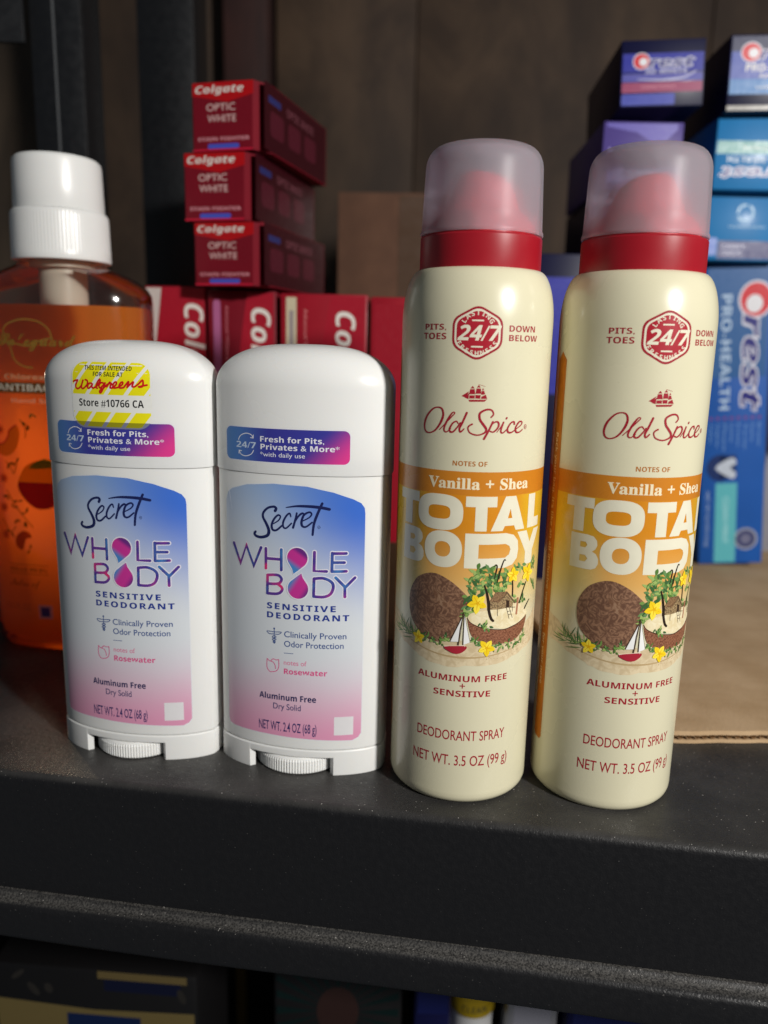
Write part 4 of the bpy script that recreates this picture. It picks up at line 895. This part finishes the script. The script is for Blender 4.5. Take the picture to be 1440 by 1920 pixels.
def front_print():
    p = Print(); S = STICK_ART; T = S['text']
    lab = S['label']; lab = [(-26.4, 100.5)] + lab[:10] + [(24.0, 98.4)] + [(23.9, 16.4)] + lab[11:]
    p.poly(scale_out(lab, .3), ink(226, 228, 232), 0); p.poly(lab, M_LABEL, 1)
    wd = [[1.0, .75, .8, 1.1, .9, .8], [.4, .6, .8, .6], [.5, .7, .5], [.6, .75], [.4, .7, .6], [.4, .6, .8, .5], [.8, .85, .7], [.3, .8, 1.0, .9]]
    for i, q in enumerate(S['secret']): p.stroke(q, [x * 1.08 for x in wd[i]], NAVY_INK, 3 + i * 1.2)
    c = S['sreg'][0]; p.ellipse(c[0], c[1], .5, .58, NAVY_INK, 3, hole=.74, n=20); p.ellipse(c[0], c[1], .16, .18, NAVY_INK, 3, n=10)
    i = 0
    for pas, (w_, m) in enumerate(((1.7, OUT), (1.02, M_WORD))):
        for q in S['whole']: p.stroke(q, w_, m, 3 + pas * 8 + i * .2, sm=0); i += 1
        for q in S['bowls']: p.stroke(q, w_, m, 3 + pas * 8 + i * .2); i += 1
    for nm, m, fl in (('drop1', 'printed_upper_drop', False), ('drop2', 'printed_lower_drop', True)):
        a, b, t_ = S[nm]; r = abs(b[0] - a[0]) * 1.02; 
        drop(p, a, r + .42, (a[0] + (t_[0] - a[0]) * 1.06, a[1] + (t_[1] - a[1]) * 1.06), OUT, 17.5); drop(p, a, r, t_, drop_mat(m, a[0] * .01, a[1] * .01, fl), 18.5)
    for k, kd, m, v, h in (('SENSITIVE', 'bold', BLU_INK, 63.0, 2.25), ('DEODORANT', 'bold', BLU_INK, 59.6, 2.25), ('Clinically Proven', None, MID_INK, 52.9, 2.25), ('Odor Protection', None, MID_INK, 49.3, 2.25), ('notes of', None, PINK2, 42.4, 1.85), ('Rosewater', 'bold', PINK, 38.9, 2.1), ('Aluminum Free', 'bold', NAVY_INK, 28.6, 2.3), ('Dry Solid', None, ink(66, 68, 110), 25.0, 2.3), ('NET WT. 2.4 OZ (68 g)', None, ink(40, 44, 100), 16.4, 3.6)):
        u, _, w_, _ = T[k]; p.text(k, (u, v, w_, h), m, 3, kd, .010 if kd is None else .012, space=1.25 if k in ('SENSITIVE', 'DEODORANT') else 1)
    d = S['dash']; p.stroke(d, .22, MID_INK, 3, sm=0)
    for k, q in enumerate(S['cad']): p.stroke(q, .3, MID_INK, 3 + k * .8)
    p.ellipse(S['cad'][0][0][0], S['cad'][0][0][1] + .2, .35, .38, MID_INK, 8, n=12)
    for k, q in enumerate(S['tulip']): p.stroke(q, .3, PINK, 3 + k * .8)
    k = S['code']; x0, x1 = min(q[0] for q in k), max(q[0] for q in k); y0, y1 = min(q[1] for q in k), max(q[1] for q in k)
    p.rect(x0, x1, y0, y1, ink(224, 222, 224), 3)
    return p
def scale_out(pts, d):
    o = []; n = len(pts)
    for i in range(n):
        a, b, c = Vector(pts[i - 1]), Vector(pts[i]), Vector(pts[(i + 1) % n])
        t = ((b - a).normalized() + (c - b).normalized()); t = t.normalized() if t.length else (c - b).normalized()
        o.append((b.x - t.y * -1 * -d * -1, b.y - t.x * d) if False else (b.x + -t.y * d, b.y + t.x * d))
    return o
def stick_wrap(k):
    def f(u, v, o):
        s = dome(v) * k
        return (u, fy(u / s) * s - o, v)
    return f
def make_stick(label, loc, rotz, dx, sticker):
    t = thing('deodorant_stick', label, 'deodorant', loc, rotz, 'white deodorant sticks')
    kb, kc = .992, 1.008
    body = finish('stick_body', loft([[(x, y, z) for x, y in section(kk)] for kk, z in ((.975, 10.0), (.988, 10.25), (kb, 10.8), (kb, 60), (kb, 111), (kb * .97, 111.05), (kb * .97, 114))]), M_WHITE2, t, 24)
    fp = front_print()
    if not sticker: fp.stroke([(-25.2, 106.2), (-24.8, 103), (-23.9, 97.5)], [.1, .22, .08], ink(222, 226, 236), 30); fp.stroke([(-25.6, 113.5), (-25.4, 109.5)], .12, ink(236, 236, 238), 30)
    fp.build('front_label', stick_wrap(kb), body, du=1.1)
    rings = [[(x, y, z) for x, y in section(kk)] for kk, z in ((kc * .975, 116), (kc * .975, 111.3), (kc * .995, 111.25), (kc, 111.6), (kc, 125), (kc, 134), (kc, 140.5))]
    for i in range(1, 25):
        z = 140.5 + 14.5 * math.sin(R(90 * i / 24.6)); rings.append([(x, y, z) for x, y in section(kc * max(.02, dome(z)))])
    cap = finish('stick_cap', loft(rings), M_WHITE, t, 24)
    cap_print(dx).build('cap_label', stick_wrap(kc), cap, du=1.1)
    if sticker:
        sticker_print().build('store_sticker', lambda u, v, o: stick_wrap(kc)(u + dx, v, o), cap, du=1.1, dv=1.2)
    # foot with a cut-out, front and back, for the dial
    sec = section(1.0, 60); ins = section(.90, 60); cols = []
    for (x, y), (xi, yi) in zip(sec, ins):
        cols.append([x, y, xi, yi, 7.0 if -17.2 < x < 14.8 and abs(y) > 8 else 0.0])
    full = []
    for i, cc in enumerate(cols):
        full.append(cc); nx = cols[(i + 1) % len(cols)]
        if nx[4] != cc[4]:
            mx = [(cc[j] + nx[j]) / 2 for j in range(4)]; full.append(mx + [cc[4]]); full.append(mx + [nx[4]])
    bm = bmesh.new(); q = []
    for x, y, xi, yi, zl in full:
        q.append([bm.verts.new((xi, yi, 9.6)), bm.verts.new((xi, yi, zl)), bm.verts.new((x * .996, y * .996, zl)), bm.verts.new((x, y, zl + .5)), bm.verts.new((x, y, 9.3)), bm.verts.new((x * .985, y * .985, 9.75))])
    for i in range(len(q)):
        a, b = q[i], q[(i + 1) % len(q)]
        for j in range(5): bm.faces.new((a[j], b[j], b[j + 1], a[j + 1]))
    bm.faces.new([a[0] for a in q]); bm.faces.new([a[5] for a in q][::-1])
    finish('foot_ring', bm, M_WHITE2, t, 28)
    nr = 104; bm = bmesh.new(); rings = []
    for r, z, rib in ((4, 1.2, 0), (16.6, .5, 0), (16.9, .5, .0), (17.0, .9, 1), (17.0, 5.2, 1), (16.75, 5.9, 0), (16.0, 6.5, 0), (9, 6.6, 0)):
        rings.append([((r + (rib * .22 if i % 4 in (0, 1) else -.05 * rib)) * math.cos(2 * math.pi * i / (nr * 4)), (r + (rib * .22 if i % 4 in (0, 1) else -.05 * rib)) * math.sin(2 * math.pi * i / (nr * 4)), z) for i in range(nr * 4)])
    finish('twist_dial', loft(rings, bm=bm), M_WHITE2, t, 20, loc=(-.0012, 0, 0))
    return t
make_stick('white deodorant stick without a sticker, between the stickered stick and the left spray can', (-.0285, .2785, 0), R(-8.6), 0.0, False)
make_stick('white deodorant stick with a yellow and white store sticker on its cap', (-.0922, .2868, 0), R(-9.0), 2.3, True)

# ------------------------------------------------------------------ hand soap bottle
def clear_mat(name, tint, f=1.0, rough=.06):
    t = NT(name); ob, _ = t.obj()
    tp = t.n('ShaderNodeBsdfTransparent'); tp.inputs[0].default_value = tint
    gl = t.n('ShaderNodeBsdfGlossy'); gl.inputs['Roughness'].default_value = rough
    fr = t.n('ShaderNodeFresnel'); fr.inputs[0].default_value = 1.5
    bu = t.n('ShaderNodeBump'); bu.inputs['Strength'].default_value = .4; bu.inputs['Distance'].default_value = .002; t.l(t.noise(ob, 35, 2), bu.inputs['Height'])
    t.l(bu.outputs[0], gl.inputs['Normal']); t.l(bu.outputs[0], fr.inputs['Normal'])
    tl = t.n('ShaderNodeBsdfTranslucent'); tl.inputs[0].default_value = (.8, .76, .7, 1); k = t.n('ShaderNodeMixShader'); k.inputs[0].default_value = .07; t.l(tp.outputs[0], k.inputs[1]); t.l(tl.outputs[0], k.inputs[2])
    m = t.n('ShaderNodeMixShader'); t.l(t.math('ADD', t.math('MULTIPLY', fr.outputs[0], f), .03), m.inputs[0]); t.l(k.outputs[0], m.inputs[1]); t.l(gl.outputs[0], m.inputs[2]); t.l(m.outputs[0], t.o.inputs['Surface'])
    return t.m
def liquid_mat():
    t = NT('orange_liquid_soap'); ob, _ = t.obj()
    tp = t.n('ShaderNodeBsdfTransparent'); tp.inputs[0].default_value = (.95, .36, .06, 1)
    tl = t.n('ShaderNodeBsdfTranslucent'); tl.inputs[0].default_value = (1.0, .47, .075, 1)
    df = t.n('ShaderNodeBsdfDiffuse'); df.inputs[0].default_value = (1.0, .34, .045, 1)
    a = t.n('ShaderNodeMixShader'); a.inputs[0].default_value = .45; t.l(tl.outputs[0], a.inputs[1]); t.l(df.outputs[0], a.inputs[2])
    b = t.n('ShaderNodeMixShader'); b.inputs[0].default_value = .68; t.l(tp.outputs[0], b.inputs[1]); t.l(a.outputs[0], b.inputs[2])
    t.l(b.outputs[0], t.o.inputs['Surface']); return t.m
M_CLEAR = clear_mat('clear_bottle_plastic', (.97, .96, .94, 1), 1.5, .1); M_LIQ = liquid_mat()
M_PUMP = simple('white_pump_plastic', (.82, .82, .80, 1), .34, .03, 40, .04, 700, sss=.1)
def oval(rx, ry, z, e=2.6, n=72): return [(math.copysign(abs(math.cos(a)) ** (2 / e), math.cos(a)) * rx, math.copysign(abs(math.sin(a)) ** (2 / e), math.sin(a)) * ry, z) for a in [2 * math.pi * i / n for i in range(n)]]
so = thing('soap_bottle', 'clear pump bottle of orange hand soap with a white cap, at the left edge', 'soap bottle', (-.1585, .395, 0), R(-4))
sh = [oval(34, 17, 1.6), oval(38, 20, .2), oval(41, 23.5, 2.2), oval(42, 25, 6), oval(42, 25, 90), oval(42, 25, 172), oval(41.6, 24.8, 176.5)]
for k in range(1, 9):
    q = k / 8; sh.append(oval(41.6 - 21.6 * q ** 1.25, 24.8 - 4.8 * q ** 1.3, 176.5 + 13.0 * q ** .75, 2.6 - .6 * q))
sh += [oval(19.6, 19.6, 190.5, 2), oval(19.4, 19.4, 196, 2)]
shell = finish('bottle_shell', loft(sh, True, False), M_CLEAR, so, 40)
finish('liquid_soap', loft([oval(36, 18.5, 4.0), oval(39.6, 22.6, 7), oval(40.4, 23.5, 12), oval(40.4, 23.5, 90), oval(40.4, 23.5, 169.6), oval(40.0, 23.2, 170.4)]), M_LIQ, so, 40)
finish('pump_tube', lathe([(0, 20), (3.2, 20), (3.4, 140), (4.0, 146), (10.6, 150), (11, 152), (11, 188), (15, 188.4), (15, 191), (0, 191)], 40), simple('pale_pump_housing', (.62, .58, .48, 1), .4), so, 30)
bm = bmesh.new(); rings = []
for r, z, rib in ((19.6, 191.4, 0), (22.3, 191.2, 0), (22.6, 191.9, .0), (22.45, 194, 0), (22.3, 196, 1), (22.0, 211, 1), (21.9, 212.6, 0), (21.2, 213.6, 0), (19, 213.8, 0)):
    rings.append([((r + (.14 if (i // 2) % 2 else 0) * rib) * math.cos(2 * math.pi * i / 360), (r + (.14 if (i // 2) % 2 else 0) * rib) * math.sin(2 * math.pi * i / 360), z) for i in range(360)])
finish('pump_collar', loft(rings, bm=bm), M_PUMP, so, 30)
finish('pump_head', lathe([(0, 213.9), (20.2, 213.9), (20.5, 214.6), (20.2, 224), (20.0, 234), (19.6, 236.2), (18.4, 237.4), (16, 237.8), (15.4, 237.3), (0, 236.9)], 96), M_PUMP, so, 30)
def bottle_print():
    p = Print(); B = BOTTLE_ART; T = B['text']; gold = clear_ink(160, 132, 62); G = [clear_ink(122, 106, 44), clear_ink(100, 98, 44), clear_ink(140, 112, 54)]
    for q in B['crest']: p.stroke(q, .7, gold, 0)
    p.text('Safeguard', (-22, 151.3, 38, 5.6), clear_ink(150, 126, 56), 2, 'script', .015)
    p.text('Chlorexidine', T['Chlorexidine'], clear_ink(216, 176, 130), 1, 'bold'); p.rect(-26, 26, 129.6, 134.6, clear_ink(92, 74, 40), 0); p.text('ANTIBACTERIAL', (-24.4, 130.6, 48, 3.2), clear_ink(226, 220, 200), 2, 'bold'); p.text('Hand Soap', T['Hand Soap'], clear_ink(216, 170, 130), 1, 'bold')
    p.poly(B['slice'], clear_ink(206, 164, 60), 1, sm=4); p.stroke([B['slice'][i] for i in (0, 1, 2, 3, 4)], .7, clear_ink(190, 70, 70), 2)
    p.poly(B['slice2'], clear_ink(160, 90, 50), 1, sm=4)
    pe = B['peach']; p.poly(pe, clear_ink(190, 150, 40), 1, sm=4); cx = sum(q[0] for q in pe) / len(pe); cy = sum(q[1] for q in pe) / len(pe); lo = min(q[1] for q in pe)
    p.poly([(cx + (x - cx) * .985, min(y, cy + .8) if True else y) for x, y in smoothpts(pe + [pe[0]], 4, True)[:-1]][::1], clear_ink(170, 50, 56), 2)
    p.poly([(cx - 5, cy + 7.5), (cx + 3, cy + 12.5), (cx + 10, cy + 9)], clear_ink(110, 150, 50), 3, sm=3)
    for q in B['sprig']: p.stroke(q, .5, G[0], 1)
    rn = random.Random(2)
    for (x, y) in B['leaf']:
        for k in range(2): leaf(p, x, y, rn.uniform(2.2, 3.6), rn.uniform(.9, 1.4), rn.uniform(0, 6.28), G[k], .06 + k * .01)
    for (x, y) in B['fl']:
        for k in range(8): leaf(p, x, y, 2.9, .9, k * math.pi / 4, clear_ink(190, 110, 70), .08 + k * .002)
    p.stroke([(-25.4, 45.6), (-4, 45.6)], .25, G[1], 1, sm=0); p.stroke([(-25.4, 41.0), (-4, 41.0)], .25, G[1], 1, sm=0)
    p.text('KILLS 99.9%', (-24.6, 42.2, 20, 2.0), G[2], 1, 'bold'); p.text('Notes of', (-25.6, 34.5, 17, 3.6), G[2], 1, 'script'); p.text('15.5 FL OZ', (-28.5, 22.2, 14, 3.2), clear_ink(190, 140, 90), 1)
    q = B['sq']; x0, x1 = q[0][0], q[1][0]; y1, y0 = q[0][1], q[2][1]; p.rect(x0, x1 + 2, y0, y1, clear_ink(200, 180, 190), 1); p.rect(x0 + 1.2, x1 + .6, y0 + 1.2, y1 - 1.2, clear_ink(70, 80, 150), 2)
    return p
def bot_wrap(u, v, o):
    x = min(41, abs(u)); return (u, -25.05 * (1 - (x / 42.05) ** 2.6) ** (1 / 2.6) - o, v)
bottle_print().build('printed_label', bot_wrap, shell, du=1.1)

# ------------------------------------------------------------------ things on the shelf below
ls = finish('lower_shelf', boxm(-520, 520, 255, 700, -330, -322, 1), M_SHELF, None, 30)
tag(ls, 'black lower shelf in the dark underneath, carrying dim packages', 'shelf')
GOLD = gloss_card('dull_gold_card', srgb(150, 122, 66)); BLK = gloss_card('black_glossy_card', srgb(18, 17, 18)); YELL = simple('yellow_plastic', srgb(160, 134, 18), .35)
def low(name, label, x0, x1, y0, y1, z1, mat, cat, draw, rz=0):
    t = thing(name, label, cat, (x0 * MM, y0 * MM, -.3218), R(rz))
    finish('package_body', boxm(0, x1 - x0, 0, y1 - y0, 0, z1 + 321.8, 3), mat, t, 30)
    p = Print(); draw(p, x1 - x0, z1 + 321.8); p.build('front_print', lambda u, v, o: (u, -o, v), t, du=0)
    return t
def d_gold(p, w_, h):
    p.rect(w_ * .52, w_ * .95, h - 5, h - .6, ink(96, 82, 50), 1); p.rect(w_ * .55, w_ * .92, h - 12, h - 5.2, ink(12, 16, 40), 1); 
    rn = random.Random(3)
    for k in range(4): p.ellipse(rn.uniform(8, w_ - 8), h - rn.uniform(6, 19), rn.uniform(2, 5), rn.uniform(1, 3), ink(40, 37, 34), 2 + k * .1, rn.uniform(0, 3), 10)
    p.poly([(2, h - 21), (w_ * .5, h - 24), (w_ - 2, h - 22), (w_ - 2, h - 66), (2, h - 66)], ink(104, 90, 54), 0); p.rect(w_ * .36, w_ * .72, h - 60, h - 27, ink(14, 30, 66), 1)
low('snack_package', 'black and gold package with blue patches on the lower shelf at left', -196, -88, 345, 420, -158, BLK, 'package', d_gold, -4)
low('snack_package', 'gold wrapped package behind the black and gold one on the lower shelf', -182, -92, 428, 480, -196, GOLD, 'package', lambda p, w_, h: p.rect(w_ * .4, w_ * .85, h - 30, h - 6, ink(30, 60, 140), 0), -4)
def d_ray(p, w_, h):
    cx, cy = w_ * .5, h - 30
    for k in range(24):
        a = k * math.pi / 12; r0_, r1_ = 10, 40
        q = [(cx + r0_ * math.cos(a), cy + r0_ * math.sin(a)), (cx + r1_ * math.cos(a - .06), cy + r1_ * math.sin(a - .06)), (cx + r1_ * math.cos(a + .06), cy + r1_ * math.sin(a + .06))]
        q = [(min(w_ - 2, max(2, x)), min(h - 2, max(2, y))) for x, y in q]; p.poly(q, ink(7, 25, 24), 0 + k * .05)
    p.ellipse(cx, cy, 11, 15, ink(44, 28, 25), 3); p.poly([(cx - 18, cy - 30), (cx - 14, cy - 18), (cx, cy - 14), (cx + 14, cy - 18), (cx + 18, cy - 30)], ink(44, 28, 25), 3)
low('picture_box', 'black box printed with teal rays around a plain oval, middle of the lower shelf', -52, 16, 350, 400, -158, BLK, 'box', d_ray)
low('blue_box', 'dark blue box on the lower shelf left of the yellow tub', 22, 42, 352, 400, -170, NAVY, 'box', lambda p, w_, h: p.rect(2, w_ - 2, h - 20, h - 4, ink(16, 22, 70), 0))
tb = thing('plastic_tub', 'yellow round lidded tub on the lower shelf, below the left spray can', 'tub', (.0555, .372, -.3218), 0)
finish('tub_body', lathe([(0, 0), (11, 0), (12, 2), (12, 128), (10, 131), (0, 131)], 48), simple('white_tub_plastic', (.5, .5, .5, 1), .4), tb, 30)
lid = finish('tub_lid', lathe([(12.6, 122), (13, 123), (13, 134), (12, 136.4), (0, 137)], 48), YELL, tb, 30)
p = Print(); p.text('CLEAN', (-7, 125.5, 14, 4), ink(60, 60, 40), 0, 'bold'); p.build('lid_print', lambda u, v, o: ((13 + o) * math.sin(u / 13), -(13 + o) * math.cos(u / 13), v), lid, du=1.1)
low('silver_pouch', 'silver grey pouch standing right of the yellow tub on the lower shelf', 72, 100, 356, 384, -176, simple('silver_film', (.22, .22, .24, 1), .3, .2, 40, .4, 60, .4), 'pouch', lambda p, w_, h: p.rect(4, w_ - 4, h - 30, h - 12, ink(120, 120, 130), 0))
low('blue_carton', 'wide dark blue carton at the right of the lower shelf, right of the silver pouch', 104, 180, 356, 410, -176, NAVY, 'carton', lambda p, w_, h: p.rect(4, w_ - 4, h - 26, h - 6, ink(18, 24, 70), 0))
